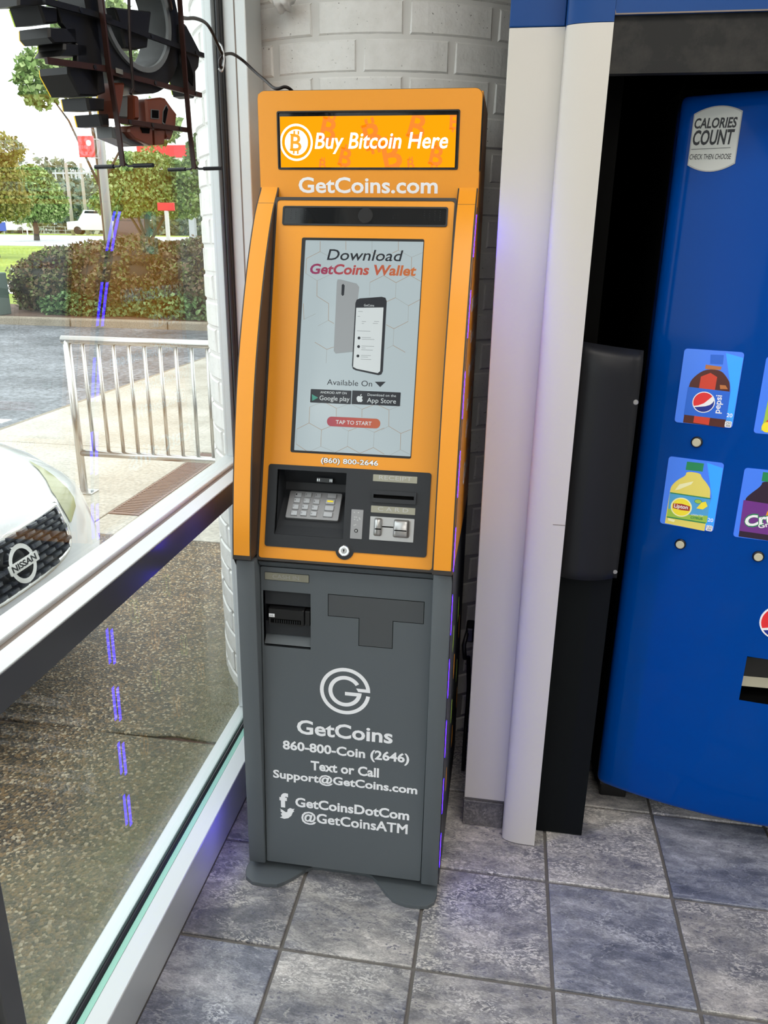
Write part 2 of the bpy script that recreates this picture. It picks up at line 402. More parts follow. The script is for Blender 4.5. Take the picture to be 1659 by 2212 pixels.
class MB:
    """collects shapes into one mesh"""
    def __init__(s): s.V = []; s.F = []
    def add(s, V, F):
        b = len(s.V); s.V += [Vector(v) for v in V]; s.F += [tuple(b+i for i in f) for f in F]
    def box(s, x0, x1, y0, y1, z0, z1):
        s.add([(x, y, z) for z in (z0, z1) for y in (y0, y1) for x in (x0, x1)],
              [(0, 2, 3, 1), (4, 5, 7, 6), (0, 1, 5, 4), (2, 6, 7, 3), (0, 4, 6, 2), (1, 3, 7, 5)])
    def bbox(s, x0, x1, y0, y1, z0, z1, b=0.003, seg=2):
        """box with bevelled edges"""
        bm = bmesh.new(); bmesh.ops.create_cube(bm, size=1)
        for v in bm.verts:
            v.co = Vector((x0+(v.co.x+.5)*(x1-x0), y0+(v.co.y+.5)*(y1-y0), z0+(v.co.z+.5)*(z1-z0)))
        bmesh.ops.bevel(bm, geom=bm.edges[:], offset=b, segments=seg, profile=0.5, affect='EDGES')
        s.bm(bm)
    def bm(s, bm):
        bm.verts.ensure_lookup_table(); bm.verts.index_update()
        s.add([v.co.copy() for v in bm.verts], [[v.index for v in f.verts] for f in bm.faces]); bm.free()
    def fbox(s, fr, u0, u1, v0, v1, w0, w1):
        P = [fr.p(u, v, w) for w in (w0, w1) for v in (v0, v1) for u in (u0, u1)]
        s.add(P, [(0, 2, 3, 1), (4, 5, 7, 6), (0, 1, 5, 4), (2, 6, 7, 3), (0, 4, 6, 2), (1, 3, 7, 5)])
    def prism(s, fr, poly, w0, w1, inset=0.0):
        """polygon extruded between w0 and w1 (w1 is the seen face); inset bevels the seen face"""
        n = len(poly)
        if sum(poly[i][0]*poly[(i+1) % n][1]-poly[(i+1) % n][0]*poly[i][1] for i in range(n)) < 0:
            poly = poly[::-1]
        V = [fr.p(u, v, w0) for u, v in poly]
        if inset:
            V += [fr.p(u, v, w1-abs(inset)) for u, v in poly]
            cu = sum(p[0] for p in poly)/n; cv = sum(p[1] for p in poly)/n
            V += [fr.p(cu+(u-cu)*max(0, 1-inset/max(1e-6, math.hypot(u-cu, v-cv))), cv+(v-cv)*max(0, 1-inset/max(1e-6, math.hypot(u-cu, v-cv))), w1) for u, v in poly]
            k = 3
        else:
            V += [fr.p(u, v, w1) for u, v in poly]; k = 2
        F = [tuple(range(n))[::-1], tuple(range((k-1)*n, k*n))]
        for r in range(k-1):
            for i in range(n):
                j = (i+1) % n
                F.append((r*n+i, r*n+j, (r+1)*n+j, (r+1)*n+i))
        s.add(V, F)
    def ring(s, fr, outer, inner, w0, w1):
        n = len(outer)
        V = [fr.p(u, v, w) for w in (w0, w1) for L in (outer, inner) for u, v in L]
        F = []
        for i in range(n):
            j = (i+1) % n
            F += [(2*n+i, 2*n+j, 3*n+j, 3*n+i), (i, n+i, n+j, j), (i, j, 2*n+j, 2*n+i), (n+i, 3*n+i, 3*n+j, n+j)]
        s.add(V, F)
    def tube(s, pts, r, n=8, caps=True):
        pts = [Vector(p) for p in pts]; V = []; F = []
        rr = r if hasattr(r, '__len__') else [r]*len(pts)
        ref = None
        for i, p in enumerate(pts):
            d = (pts[min(i+1, len(pts)-1)]-pts[max(i-1, 0)]).normalized()
            if ref is None:
                ref = d.orthogonal().normalized()
            a = (ref - d*ref.dot(d)).normalized(); ref = a; b = d.cross(a)
            V += [p+(a*math.cos(2*math.pi*k/n)+b*math.sin(2*math.pi*k/n))*rr[i] for k in range(n)]
        for i in range(len(pts)-1):
            for k in range(n):
                F.append((i*n+k, i*n+(k+1) % n, (i+1)*n+(k+1) % n, (i+1)*n+k))
        if caps:
            F.append(tuple(range(n))[::-1]); F.append(tuple(range((len(pts)-1)*n, len(pts)*n)))
        s.add(V, F)
    def disc(s, fr, cu, cv, r, w0, w1, n=24, inset=0.0):
        s.prism(fr, [(cu+r*math.cos(2*math.pi*k/n), cv+r*math.sin(2*math.pi*k/n)) for k in range(n)], w0, w1, inset)
    def build(s, name, m, parent=None, smooth=False):
        return mesh_obj(name, s.V, s.F, m, parent, smooth)

def smooth_by_angle(o, deg=35):
    me = o.data
    me.polygons.foreach_set('use_smooth', [True]*len(me.polygons))
    try:
        me.set_sharp_from_angle(angle=math.radians(deg))
    except Exception:
        pass
    return o

def rrect(u0, v0, u1, v1, r, n=5):
    P = []
    for cu, cv, a in ((u1-r, v0+r, -90), (u1-r, v1-r, 0), (u0+r, v1-r, 90), (u0+r, v0+r, 180)):
        for k in range(n+1):
            t = math.radians(a+90*k/n)
            P.append((cu+r*math.cos(t), cv+r*math.sin(t)))
    return P

def bounds(P):
    return min(p[0] for p in P), min(p[1] for p in P), max(p[0] for p in P), max(p[1] for p in P)

def mid_rect(P):
    """4 corners TL TR BR BL -> u0 v0 u1 v1"""
    return ((P[0][0]+P[3][0])/2, (P[2][1]+P[3][1])/2, (P[1][0]+P[2][0])/2, (P[0][1]+P[1][1])/2)

_H = {}
def text_mesh(s, shear=0.0, bold=0.0, res=3):
    cu = bpy.data.curves.new('txt', 'FONT')
    cu.body = s; cu.shear = shear; cu.offset = bold; cu.resolution_u = res; cu.size = 1
    ob = bpy.data.objects.new('txt', cu); COL.objects.link(ob)
    dg = bpy.context.evaluated_depsgraph_get()
    ev = ob.evaluated_get(dg)
    me = ev.to_mesh()
    V = [v.co.copy() for v in me.vertices]; F = [tuple(p.vertices) for p in me.polygons]
    ev.to_mesh_clear()
    bpy.data.objects.remove(ob); bpy.data.curves.remove(cu)
    return V, F

def text(name, fr, s, a, b, capv, m, parent, w=0.0006, shear=0.0, bold=0.0, res=3, fat=0.0):
    """print s along the baseline a -> b; capv = v of the cap top above a"""
    V, F = text_mesh(s, shear, bold, res)
    if fat:                                   # heavier strokes: nudged copies
        V0, F0 = V, F; V, F = [], []
        for dx, dy in ((-fat, -fat), (fat, -fat), (fat, fat), (-fat, fat)):
            k = len(V); V = V+[v+Vector((dx, dy, 0.0001*k/max(1, len(V0)))) for v in V0]; F = F+[tuple(k+i for i in f) for f in F0]
    if 'H' not in _H:
        _H['H'] = max(v.y for v in text_mesh('H')[0])
    x0 = min(v.x for v in V); x1 = max(v.x for v in V)
    du, dv = b[0]-a[0], b[1]-a[1]; L = math.hypot(du, dv)
    ex = (du/L, dv/L); ey = (-dv/L, du/L)
    sx = L/(x1-x0); sy = abs(capv)/_H['H']
    P = []
    for v in V:
        X = (v.x-x0)*sx; Y = v.y*sy
        P.append(fr.p(a[0]+ex[0]*X+ey[0]*Y, a[1]+ex[1]*X+ey[1]*Y, w+v.z))
    return mesh_obj(name, P, F, m, parent)

def label3(name, fr, s, key, m, parent, **kw):
    a, b, c = G[key][:3]
    v = (a[1]+b[1])/2
    return text(name, fr, s, (a[0], v), (b[0], v), c[1]-a[1], m, parent, **kw)

def copy_part(o, parent=None, loc=None):
    c = o.copy(); COL.objects.link(c)
    if parent is not None: c.parent = parent
    if loc is not None: c.location = loc
    return c

G = {'apple': [(0.1113, 0.3651), (0.1199, 0.3654), (0.1118, 0.3566)],
 'audio': [(0.1076, 0.1224), (0.1347, 0.1224), (0.1341, 0.0583), (0.1085, 0.0583)],
 'b1': [(-0.3859, 1.0997), (-0.375, 1.1003), (-0.3713, 1.1025)],
 'b2': [(-0.3883, 0.8451), (-0.3765, 0.8465), (-0.3733, 0.8471)],
 'b3': [(-0.2161, 0.844), (-0.2045, 0.8452), (-0.202, 0.8461)],
 'badge1': [(-0.0001, 0.3808), (0.0913, 0.3811), (0.0923, 0.3519), (0.0008, 0.3507)],
 'badge2': [(0.0931, 0.3812), (0.2001, 0.3822), (0.2009, 0.3525), (0.0938, 0.3513)],
 'ball': [(-0.1425, 0.6828), (-0.2059, 0.6782)],
 'bar': [(-0.0851, 0.7772), (0.2791, 0.7773), (0.2788, 0.7355), (-0.0828, 0.736)],
 'bar_in': [(-0.081, 0.7746), (0.2763, 0.7751), (0.2756, 0.7399), (-0.0791, 0.7398)],
 'bezel': [(-0.0877, 0.7033), (0.0155, 0.7044), (0.0154, 0.6644), (-0.0878, 0.6609)],
 'bezel2': [(-0.0801, 0.6991), (0.0049, 0.7035), (0.0012, 0.6631), (-0.0827, 0.6614)],
 'bezslot': [(-0.0747, 0.6763), (-0.0037, 0.6767), (-0.0045, 0.6666), (-0.0768, 0.666)],
 'bill': [(-0.0947, 0.7413), (0.0175, 0.7442), (0.0183, 0.6057), (-0.0928, 0.603)],
 'bird': [(-0.0622, 0.1387), (-0.0559, 0.1429), (-0.06, 0.1498), (-0.0558, 0.1523), (-0.0615, 0.1586), (-0.0582, 0.159), (-0.0622, 0.1646), (-0.0556, 0.1617), (-0.0474, 0.1563), (-0.0432, 0.1569), (-0.0419, 0.1651), (-0.0356, 0.1697),
          (-0.029, 0.1678), (-0.0241, 0.169), (-0.0274, 0.1634), (-0.025, 0.1618), (-0.0291, 0.1575), (-0.0326, 0.1476), (-0.0409, 0.1393), (-0.0514, 0.136)],
 'bulge1': [(0.1597, 0.1073), (0.1769, 0.1074), (0.1785, 0.0681), (0.1606, 0.0679)],
 'bulge2': [(0.2026, 0.1066), (0.2374, 0.1068), (0.2391, 0.0681), (0.2036, 0.0677)],
 'buy': [(-0.0192, 1.7176), (0.2699, 1.7157), (-0.0148, 1.7488)],
 'cal': [(-0.4903, 1.792), (-0.4401, 1.8027), (-0.3962, 1.7881), (-0.3963, 1.69), (-0.4411, 1.6776), (-0.491, 1.6934)],
 'calline': [(-0.4837, 1.7222), (-0.406, 1.7199)],
 'calt1': [(-0.4841, 1.7629), (-0.401, 1.7605), (-0.4863, 1.7808)],
 'calt2': [(-0.4834, 1.7313), (-0.4028, 1.7296), (-0.4855, 1.7575)],
 'calt3': [(-0.4848, 1.703), (-0.4026, 1.7007), (-0.4856, 1.7129)],
 'cam': [(0.1006, 0.7583), (0.0843, 0.7581), (0.0997, 0.7742)],
 'card_label': [(0.151, 0.133), (0.2481, 0.1339), (0.248, 0.1191), (0.1511, 0.1181)],
 'cardplate': [(0.1505, 0.1099), (0.2478, 0.1103), (0.2485, 0.0589), (0.1504, 0.0583)],
 'cardslot': [(0.1675, 0.0837), (0.2274, 0.0856)],
 'cash': [(-0.088, 0.7871), (0.0146, 0.7876), (0.0127, 0.7704), (-0.0884, 0.7695)],
 'chute': [(-0.1987, 0.585), (-0.048, 0.5781), (-0.0404, 0.4498), (-0.1996, 0.4671)],
 'coin': [(-0.0603, 1.7297), (-0.0236, 1.7302), (-0.0925, 1.7305), (-0.0593, 1.771), (-0.0336, 1.7303), (-0.0596, 1.7599)],
 'coinB': [(-0.0813, 1.7133), (-0.0444, 1.7132), (-0.0804, 1.7475), (-0.0705, 1.7542), (-0.0718, 1.7047)],
 'cr': [(-0.2766, 1.0542), (-0.1838, 1.0511), (-0.1797, 0.8828), (-0.2767, 0.8865)],
 'crb': [(-0.2361, 1.0266), (-0.1808, 1.0252), (-0.1647, 0.8847), (-0.2649, 0.8866), (-0.2662, 0.9766), (-0.2577, 0.9909), (-0.2357, 1.0146)],
 'crcap': [(-0.2378, 1.0469), (-0.2066, 1.047), (-0.206, 1.0249), (-0.2375, 1.0255)],
 'crlabel': [(-0.2677, 0.9764), (-0.1718, 0.972), (-0.1671, 0.8987), (-0.2656, 0.901)],
 'crorange': [(-0.2143, 0.9467), (-0.184, 0.9505)],
 'crush': [(-0.2535, 0.9136), (-0.1859, 0.9669), (-0.26, 0.9359)],
 'door_bot': [(-0.0968, 0.0082), (0.2978, 0.0095)],
 'door_edges': [(-0.1068, 0.8024), (0.289, 0.8111)],
 'fadedB': [(-0.0034, 1.7454), (0.0292, 1.7704), (0.1157, 1.7597), (0.1313, 1.7127), (0.1849, 1.741), (0.2264, 1.7721), (0.0287, 1.6821), (0.0632, 1.7027), (0.222, 1.6787), (0.2581, 1.7057), (0.1165, 1.6958), (0.177, 1.6821),
            (-0.0177, 1.6821), (0.0056, 1.6925)],
 'fascia': [(-0.0849, 0.2119), (0.2779, 0.2111), (0.2782, 0.0296), (-0.0848, 0.0266)],
 'fb': [(-0.0626, 0.1716), (-0.0406, 0.1732), (-0.0517, 0.2103)],
 'gbar': [(0.1288, 0.5226), (0.1595, 0.5171), (0.1002, 0.5056), (0.1425, 0.5073), (0.1003, 0.4964), (0.1311, 0.4968), (0.1616, 0.5073), (0.1521, 0.5054)],
 'getcom': [(-0.0567, 1.6287), (0.2517, 1.6294), (-0.0561, 1.6587)],
 'ghost': [(0.1178, 0.7868), (0.2217, 0.7866), (0.2214, 0.7731), (0.1168, 0.7736)],
 'glogo': [(0.1002, 0.5069), (0.1607, 0.5135), (0.039, 0.5002), (0.0997, 0.5656), (0.1008, 0.4472)],
 'grape': [(-0.2256, 0.9123), (-0.1959, 0.9358), (-0.227, 0.921)],
 'hex': [(0.0029, 0.7031, 0.0039, 0.6804), (0.0039, 0.6804, -0.0254, 0.6652), (0.0039, 0.6804, 0.0214, 0.6719), (0.0602, 0.7039, 0.0613, 0.6848), (0.118, 0.7047, 0.1194, 0.6805), (0.1194, 0.6805, 0.1413, 0.6705),
         (0.1756, 0.7055, 0.1767, 0.6859), (0.1767, 0.6859, 0.2064, 0.6715), (0.1767, 0.6859, 0.1637, 0.6795), (0.2064, 0.6715, 0.2302, 0.6822), (0.2064, 0.6715, 0.2075, 0.6423), (-0.0254, 0.6652, -0.0254, 0.6326),
         (-0.0254, 0.6326, 0.001, 0.6173), (0.001, 0.6173, 0.0021, 0.584), (0.001, 0.6173, 0.0274, 0.6301), (0.1186, 0.6163, 0.1479, 0.6315), (0.1479, 0.6315, 0.1756, 0.6168), (0.1756, 0.6168, 0.1765, 0.5847),
         (0.1765, 0.5847, 0.1576, 0.5756), (0.1186, 0.6163, 0.119, 0.5868), (0.1756, 0.6168, 0.2052, 0.633), (0.2052, 0.633, 0.2298, 0.6204), (0.1765, 0.5847, 0.2057, 0.5681), (0.2057, 0.5681, 0.2311, 0.5826),
         (0.2057, 0.5681, 0.207, 0.5346), (0.207, 0.5346, 0.177, 0.5181), (0.177, 0.5181, 0.1595, 0.5263), (0.177, 0.5181, 0.1774, 0.4823), (0.1774, 0.4823, 0.2048, 0.4683), (0.1774, 0.4823, 0.1637, 0.4749), (0.0021, 0.584, 0.0299, 0.5682),
         (0.0299, 0.5682, 0.0312, 0.532), (0.0312, 0.532, 0.0084, 0.519), (0.0312, 0.532, 0.0443, 0.5254), (-0.0252, 0.5322, 0.0014, 0.5453), (-0.0272, 0.5674, -0.0241, 0.5322), (0.0031, 0.4836, 0.0313, 0.4687),
         (0.0313, 0.4687, 0.0312, 0.4387), (0.0313, 0.4687, 0.0465, 0.4745), (0.0002, 0.3418, 0.0288, 0.3537), (0.0604, 0.3409, 0.0608, 0.3215), (0.0604, 0.3409, 0.0362, 0.3523), (0.0604, 0.3409, 0.0869, 0.352),
         (0.1174, 0.3417, 0.1181, 0.3242), (0.1174, 0.3417, 0.0923, 0.3523), (0.1174, 0.3417, 0.1425, 0.3524), (0.177, 0.3427, 0.1784, 0.3077), (0.177, 0.3427, 0.2029, 0.3543), (0.177, 0.3427, 0.1515, 0.3528),
         (0.1784, 0.3077, 0.1619, 0.2981), (0.1784, 0.3077, 0.2059, 0.2933), (0.2059, 0.2933, 0.2069, 0.2583), (0.2069, 0.2583, 0.1847, 0.2448), (0.2059, 0.2933, 0.2272, 0.3031), (0.2069, 0.2583, 0.2287, 0.2489),
         (0.0004, 0.3062, 0.0294, 0.2923), (0.0294, 0.2923, 0.03, 0.256), (0.03, 0.256, 0.0022, 0.2421), (0.0294, 0.2923, 0.05, 0.3015), (0.03, 0.256, 0.0605, 0.2459), (0.0004, 0.3062, -0.0263, 0.2914), (0.0002, 0.3418, 0.0004, 0.3062),
         (0.0897, 0.2928, 0.0898, 0.2592), (0.0898, 0.2592, 0.0624, 0.2442), (0.0897, 0.2928, 0.0755, 0.2992), (0.0897, 0.2928, 0.1079, 0.3008), (0.0898, 0.2592, 0.1184, 0.2455), (0.1472, 0.2928, 0.1474, 0.2597),
         (0.1474, 0.2597, 0.1184, 0.2455), (0.1472, 0.2928, 0.1259, 0.3009), (0.1472, 0.2928, 0.1687, 0.3037), (0.1474, 0.2597, 0.1721, 0.2466), (-0.0263, 0.2914, -0.0263, 0.2585), (-0.0263, 0.2585, 0.0022, 0.2421)],
 'jack': [(0.1208, 0.0759), (0.1259, 0.0762)],
 'keys': [(-0.026, 0.0308), (-0.0034, 0.0323), (0.0193, 0.0322), (0.0513, 0.0328), (-0.0269, 0.0165), (-0.0046, 0.0169), (0.0181, 0.0164), (0.0498, 0.0178), (-0.0278, -0.0001), (-0.0057, 0.0011), (0.0169, 0.0007), (0.0501, 0.0018),
          (-0.0284, -0.0157), (-0.0067, -0.0149), (0.0164, -0.0145), (0.0492, -0.0141)],
 'l120': [(-0.3363, 0.904), (-0.3235, 0.9039), (-0.323, 0.8898), (-0.3358, 0.8894)],
 'l20': [(-0.3348, 0.9142), (-0.3237, 0.9143), (-0.3355, 0.9209)],
 'lb': [(-0.3992, 1.027), (-0.3679, 1.0272), (-0.3643, 1.0181), (-0.3496, 1.0043), (-0.3377, 0.9866), (-0.3396, 0.8878), (-0.4303, 0.8913), (-0.4294, 0.9755), (-0.427, 0.9886), (-0.4143, 1.0051), (-0.3986, 1.0165)],
 'lcap': [(-0.4008, 1.0506), (-0.3634, 1.0512), (-0.3637, 1.0314), (-0.4013, 1.0303)],
 'lemon': [(-0.3648, 0.941), (-0.3557, 0.957), (-0.3467, 0.9611), (-0.3412, 0.9503), (-0.3503, 0.9407)],
 'light': [(0.0118, 0.1908), (0.0491, 0.1908), (0.0497, 0.1809), (0.0123, 0.1808)],
 'lime': [(-0.3632, 0.9585), (-0.3552, 0.9589)],
 'lip': [(-0.4428, 1.0586), (-0.3205, 1.057), (-0.3205, 0.8884), (-0.4421, 0.8899)],
 'lipton': [(-0.4149, 0.935), (-0.3836, 0.9354), (-0.4153, 0.9441)],
 'llabel': [(-0.4289, 0.971), (-0.3376, 0.9697), (-0.337, 0.9093), (-0.4274, 0.9078)],
 'lock': [(0.0974, 0.0307), (0.11, 0.0316), (0.118, 0.0375)],
 'lowlip': [(-0.09, 0.628), (0.0172, 0.6301), (0.0171, 0.6097), (-0.0912, 0.6053)],
 'lred': [(-0.4179, 0.9446), (-0.3982, 0.9466), (-0.3789, 0.9432), (-0.379, 0.9317), (-0.3978, 0.9308), (-0.4172, 0.9328)],
 'lsun': [(-0.3987, 0.9379), (-0.3775, 0.9389), (-0.4016, 0.9593)],
 'melon': [(-0.2703, 1.3054), (-0.2275, 1.3034), (-0.2203, 1.1301), (-0.273, 1.1381)],
 'melonb': [(-0.2532, 1.2342), (-0.2229, 1.2333), (-0.2219, 1.1399), (-0.2573, 1.1414), (-0.2551, 1.1646)],
 'neck': [(-0.3914, 1.2776), (-0.3578, 1.2755), (-0.359, 1.2682), (-0.3915, 1.2679)],
 'p20': [(-0.3316, 1.1636), (-0.321, 1.1634), (-0.3325, 1.1702)],
 'p250': [(-0.3332, 1.1543), (-0.3204, 1.1545), (-0.3197, 1.1399), (-0.3327, 1.1401)],
 'pad': [(-0.0469, 0.041), (0.0753, 0.0432), (0.0733, -0.0265), (-0.0497, -0.0275)],
 'panel_edges': [(-0.0953, 0.2113), (0.2891, 0.211), (0.2898, 0.0022), (-0.0939, 0.0005)],
 'pb': [(-0.3924, 1.28), (-0.3855, 1.3006), (-0.3579, 1.3018), (-0.3555, 1.2757), (-0.359, 1.2682), (-0.3442, 1.2541), (-0.3325, 1.2357), (-0.3319, 1.1402), (-0.4219, 1.1416), (-0.4216, 1.2275), (-0.4148, 1.2463), (-0.3915, 1.2679)],
 'pball': [(-0.3841, 1.1931), (-0.3604, 1.1946), (-0.3875, 1.2176)],
 'pcap': [(-0.3847, 1.3006), (-0.3571, 1.3014), (-0.3562, 1.2804), (-0.3826, 1.2803)],
 'pdotr': [(0.1018, 0.4956), (0.1054, 0.4957)],
 'pdots': [(0.1018, 0.4956), (0.1019, 0.477), (0.1016, 0.4567)],
 'pepsi': [(-0.4407, 1.3101), (-0.3172, 1.3101), (-0.3152, 1.1395), (-0.4414, 1.1417)],
 'phone_back': [(0.0467, 0.6211), (0.0532, 0.6212), (0.0896, 0.6129), (0.0957, 0.6054), (0.0943, 0.5809), (0.0921, 0.5704), (0.0896, 0.4654), (0.0517, 0.4602), (0.047, 0.4657), (0.0453, 0.6147)],
 'phone_cam': [(0.0567, 0.6097), (0.0602, 0.6116), (0.0633, 0.6081), (0.063, 0.5879), (0.0596, 0.5853), (0.0569, 0.5888)],
 'phone_front': [(0.0916, 0.5781), (0.0986, 0.5811), (0.1464, 0.5857), (0.1547, 0.5838), (0.158, 0.5763), (0.1585, 0.4259), (0.1557, 0.4188), (0.1494, 0.4168), (0.0988, 0.4254), (0.0918, 0.4286), (0.0896, 0.4356), (0.0892, 0.5704)],
 'phone_head': [(0.0924, 0.5767), (0.1533, 0.5824), (0.152, 0.5629), (0.0919, 0.5607)],
 'phone_scr': [(0.0919, 0.5607), (0.1517, 0.5629), (0.1524, 0.4257), (0.1474, 0.4213), (0.1004, 0.4289), (0.0923, 0.4328)],
 'phone_t': [(0.1086, 0.5632), (0.1309, 0.5651), (0.1083, 0.568)],
 'pill': [(0.0397, 0.3223), (0.1593, 0.3236), (0.1606, 0.3016), (0.041, 0.3003)],
 'pl0': [(0.0967, 0.5531), (0.1067, 0.5527)],
 'pl1': [(0.0958, 0.5426), (0.1016, 0.5421)],
 'pl10': [(0.1085, 0.4744), (0.1174, 0.4741)],
 'pl11': [(0.108, 0.4702), (0.1337, 0.4704)],
 'pl12': [(0.108, 0.4583), (0.1302, 0.4584)],
 'pl13': [(0.1078, 0.4548), (0.124, 0.4547)],
 'pl14': [(0.1081, 0.4499), (0.1314, 0.45)],
 'pl2': [(0.1058, 0.5317), (0.1151, 0.5313)],
 'pl3': [(0.1329, 0.5325), (0.1436, 0.5321)],
 'pl4': [(0.1303, 0.5282), (0.1417, 0.5279)],
 'pl5': [(0.106, 0.5275), (0.1111, 0.527)],
 'pl6': [(0.0963, 0.5108), (0.126, 0.511)],
 'pl7': [(0.1078, 0.4972), (0.1279, 0.4971)],
 'pl8': [(0.1081, 0.4933), (0.1359, 0.4935)],
 'pl9': [(0.1082, 0.4783), (0.1361, 0.4785)],
 'plabel': [(-0.4221, 1.2249), (-0.3319, 1.222), (-0.3309, 1.1587), (-0.4228, 1.1602)],
 'play': [(0.0034, 0.3696), (0.005, 0.3551), (0.0181, 0.3625)],
 'pswirl': [(-0.4026, 1.1802), (-0.3854, 1.1913), (-0.3714, 1.2101), (-0.3647, 1.2033), (-0.3671, 1.1931), (-0.3781, 1.1837), (-0.3901, 1.1804)],
 'ptext': [(-0.3471, 1.1711), (-0.3478, 1.2123), (-0.3574, 1.1734)],
 'receipt': [(0.1516, 0.2014), (0.2482, 0.2017), (0.2484, 0.1876), (0.1514, 0.1861)],
 'recess': [(-0.0638, 0.2016), (0.0915, 0.1997), (0.0927, 0.0554), (-0.0651, 0.057)],
 's_backL': [(-0.1609, 0.0713), (-0.0899, 0.0806), (-0.0865, -0.0141), (-0.1003, -0.0191), (-0.1359, 0.0083), (-0.1334, 0.0373), (-0.1559, 0.0552)],
 's_bar0': [(-0.1921, 0.0697), (-0.0731, 0.078)],
 's_bar1': [(-0.0801, -0.048), (0.0876, -0.0397)],
 's_bar2': [(-0.0871, 0.0119), (0.1263, 0.0164)],
 's_bar2l': [(-0.1996, 0.0032), (-0.0889, 0.0143)],
 's_bar3': [(-0.0845, 0.074), (0.1385, 0.0753)],
 's_cable': [(-0.0581, 0.1067), (-0.0641, 0.0491), (-0.064, -0.0062), (-0.0708, -0.0144)],
 's_cup': [(-0.0493, -0.0514), (-0.0282, -0.0471), (0.0045, -0.0474), (0.0029, -0.0706), (-0.0038, -0.0721), (-0.0405, -0.0665), (-0.0515, -0.059)],
 's_cup2': [(0.0097, -0.0475), (0.0338, -0.0452), (0.0298, -0.0668), (0.0095, -0.0699)],
 's_cuphole': [(-0.0261, -0.0498), (-0.0046, -0.0486), (-0.0068, -0.0557), (-0.022, -0.0568)],
 's_footL': [(-0.1371, -0.1149), (-0.0371, -0.1052)],
 's_footR': [(0.0266, -0.1043), (0.1331, -0.0952)],
 's_grey1': [(-0.0546, -0.0132), (-0.0302, -0.0079), (-0.0344, -0.0391), (-0.0608, -0.0413)],
 's_hole1': [(0.0039, -0.0226), (0.0196, -0.021), (0.0182, -0.0319), (0.0025, -0.0333)],
 's_hole2': [(0.0315, -0.0208), (0.0392, -0.012), (0.0427, -0.0161), (0.0334, -0.0375), (0.0284, -0.0351)],
 's_holeR': [(0.0957, 0.0699), (0.1044, 0.0593), (0.1127, 0.042), (0.1096, 0.0273), (0.0987, 0.0333), (0.0921, 0.0507)],
 's_ibar': [(-0.0314, -0.0081), (-0.0217, -0.008), (-0.0247, -0.04), (-0.0346, -0.0406)],
 's_inner': [(-0.0527, 0.0974), (0.0272, 0.111), (0.0134, 0.0622), (-0.0123, 0.0534), (-0.0365, 0.0506), (-0.0427, 0.0727)],
 's_lobe1': [(-0.2237, 0.0666), (-0.1782, 0.078), (-0.1797, 0.0692), (-0.2252, 0.0575)],
 's_lobe2': [(-0.1918, 0.0662), (-0.1609, 0.0713), (-0.1619, 0.0532), (-0.1851, 0.0473)],
 's_lobe3': [(-0.18, 0.0448), (-0.1307, 0.0545), (-0.1313, 0.0377), (-0.1735, 0.0283), (-0.181, 0.0335)],
 's_lobe4': [(-0.1557, 0.0326), (-0.1128, 0.039), (-0.1149, 0.0254), (-0.1661, 0.0153), (-0.1569, 0.0248)],
 's_lobe5': [(-0.1532, 0.0057), (-0.0956, 0.0131), (-0.1005, -0.0205), (-0.137, -0.0256), (-0.1535, -0.0028)],
 's_lobe6': [(-0.1247, -0.0257), (-0.0886, -0.0214), (-0.0909, -0.0371), (-0.1228, -0.041)],
 's_lobe7': [(-0.1027, -0.043), (-0.0835, -0.0402), (-0.0836, -0.0566), (-0.0995, -0.0579)],
 's_pboard': [(-0.0059, -0.0099), (0.0312, -0.0011), (0.0419, -0.0009), (0.0544, -0.0098), (0.0672, -0.0188), (0.0621, -0.0385), (0.0487, -0.0575), (0.0377, -0.058), (0.0317, -0.0408), (-0.0063, -0.042)],
 's_plateR': [(0.0895, 0.102), (0.1039, 0.1059), (0.1344, 0.0792), (0.1292, 0.0577), (0.1209, 0.0498), (0.1181, 0.0239), (0.1142, 0.0153), (0.0997, 0.0161), (0.087, 0.056)],
 's_railL': [(-0.0971, 0.1021), (-0.0907, 0.0167), (-0.0829, -0.0515), (-0.0794, -0.1075)],
 's_railR': [(0.0853, 0.1483), (0.0816, 0.0334), (0.0845, -0.042), (0.0901, -0.0964)],
 's_ring': [(-0.0161, 0.0966), (-0.0248, 0.0325), (-0.027, 0.0157), (-0.12, 0.0723), (0.1003, 0.1239)],
 's_tag': [(-0.0777, 0.0157), (-0.0641, 0.0175), (-0.0659, 0.0123), (-0.0783, 0.0114)],
 's_under': [(-0.0719, -0.0543), (-0.0503, -0.0588), (-0.0405, -0.0665), (-0.0011, -0.0718), (-0.0295, -0.0757), (-0.0716, -0.0687)],
 's_wedge': [(-0.0709, 0.001), (-0.0498, 0.0046), (-0.055, -0.0161), (-0.0679, -0.0423), (-0.0751, -0.0447), (-0.0753, -0.0221)],
 'scr_in': [(-0.0287, 0.7044), (0.2312, 0.7052), (0.229, 0.2447), (-0.031, 0.2446)],
 'scr_out': [(-0.0352, 0.7089), (0.2326, 0.7104), (0.2311, 0.2396), (-0.04, 0.2398)],
 'sign_origin': [(-0.13, -0.0753, 1.7286)],
 'slot': [(0.1518, 0.1667), (0.2496, 0.1677), (0.2477, 0.1412), (0.1505, 0.1411)],
 'slot_in': [(0.1552, 0.1581), (0.2442, 0.1586), (0.2439, 0.1505), (0.155, 0.1503)],
 'spk1': [(-0.065, 0.768), (-0.0327, 0.7496)],
 'spk2': [(0.2286, 0.7686), (0.2624, 0.7499)],
 'spk3': [(0.1616, 0.7625), (0.1716, 0.7534)],
 'sticker': [(-0.0792, 0.688), (-0.0657, 0.6884), (-0.0666, 0.6802), (-0.0801, 0.6798)],
 't_860': [(0.0328, 0.2202), (0.1604, 0.2213), (0.0329, 0.2306)],
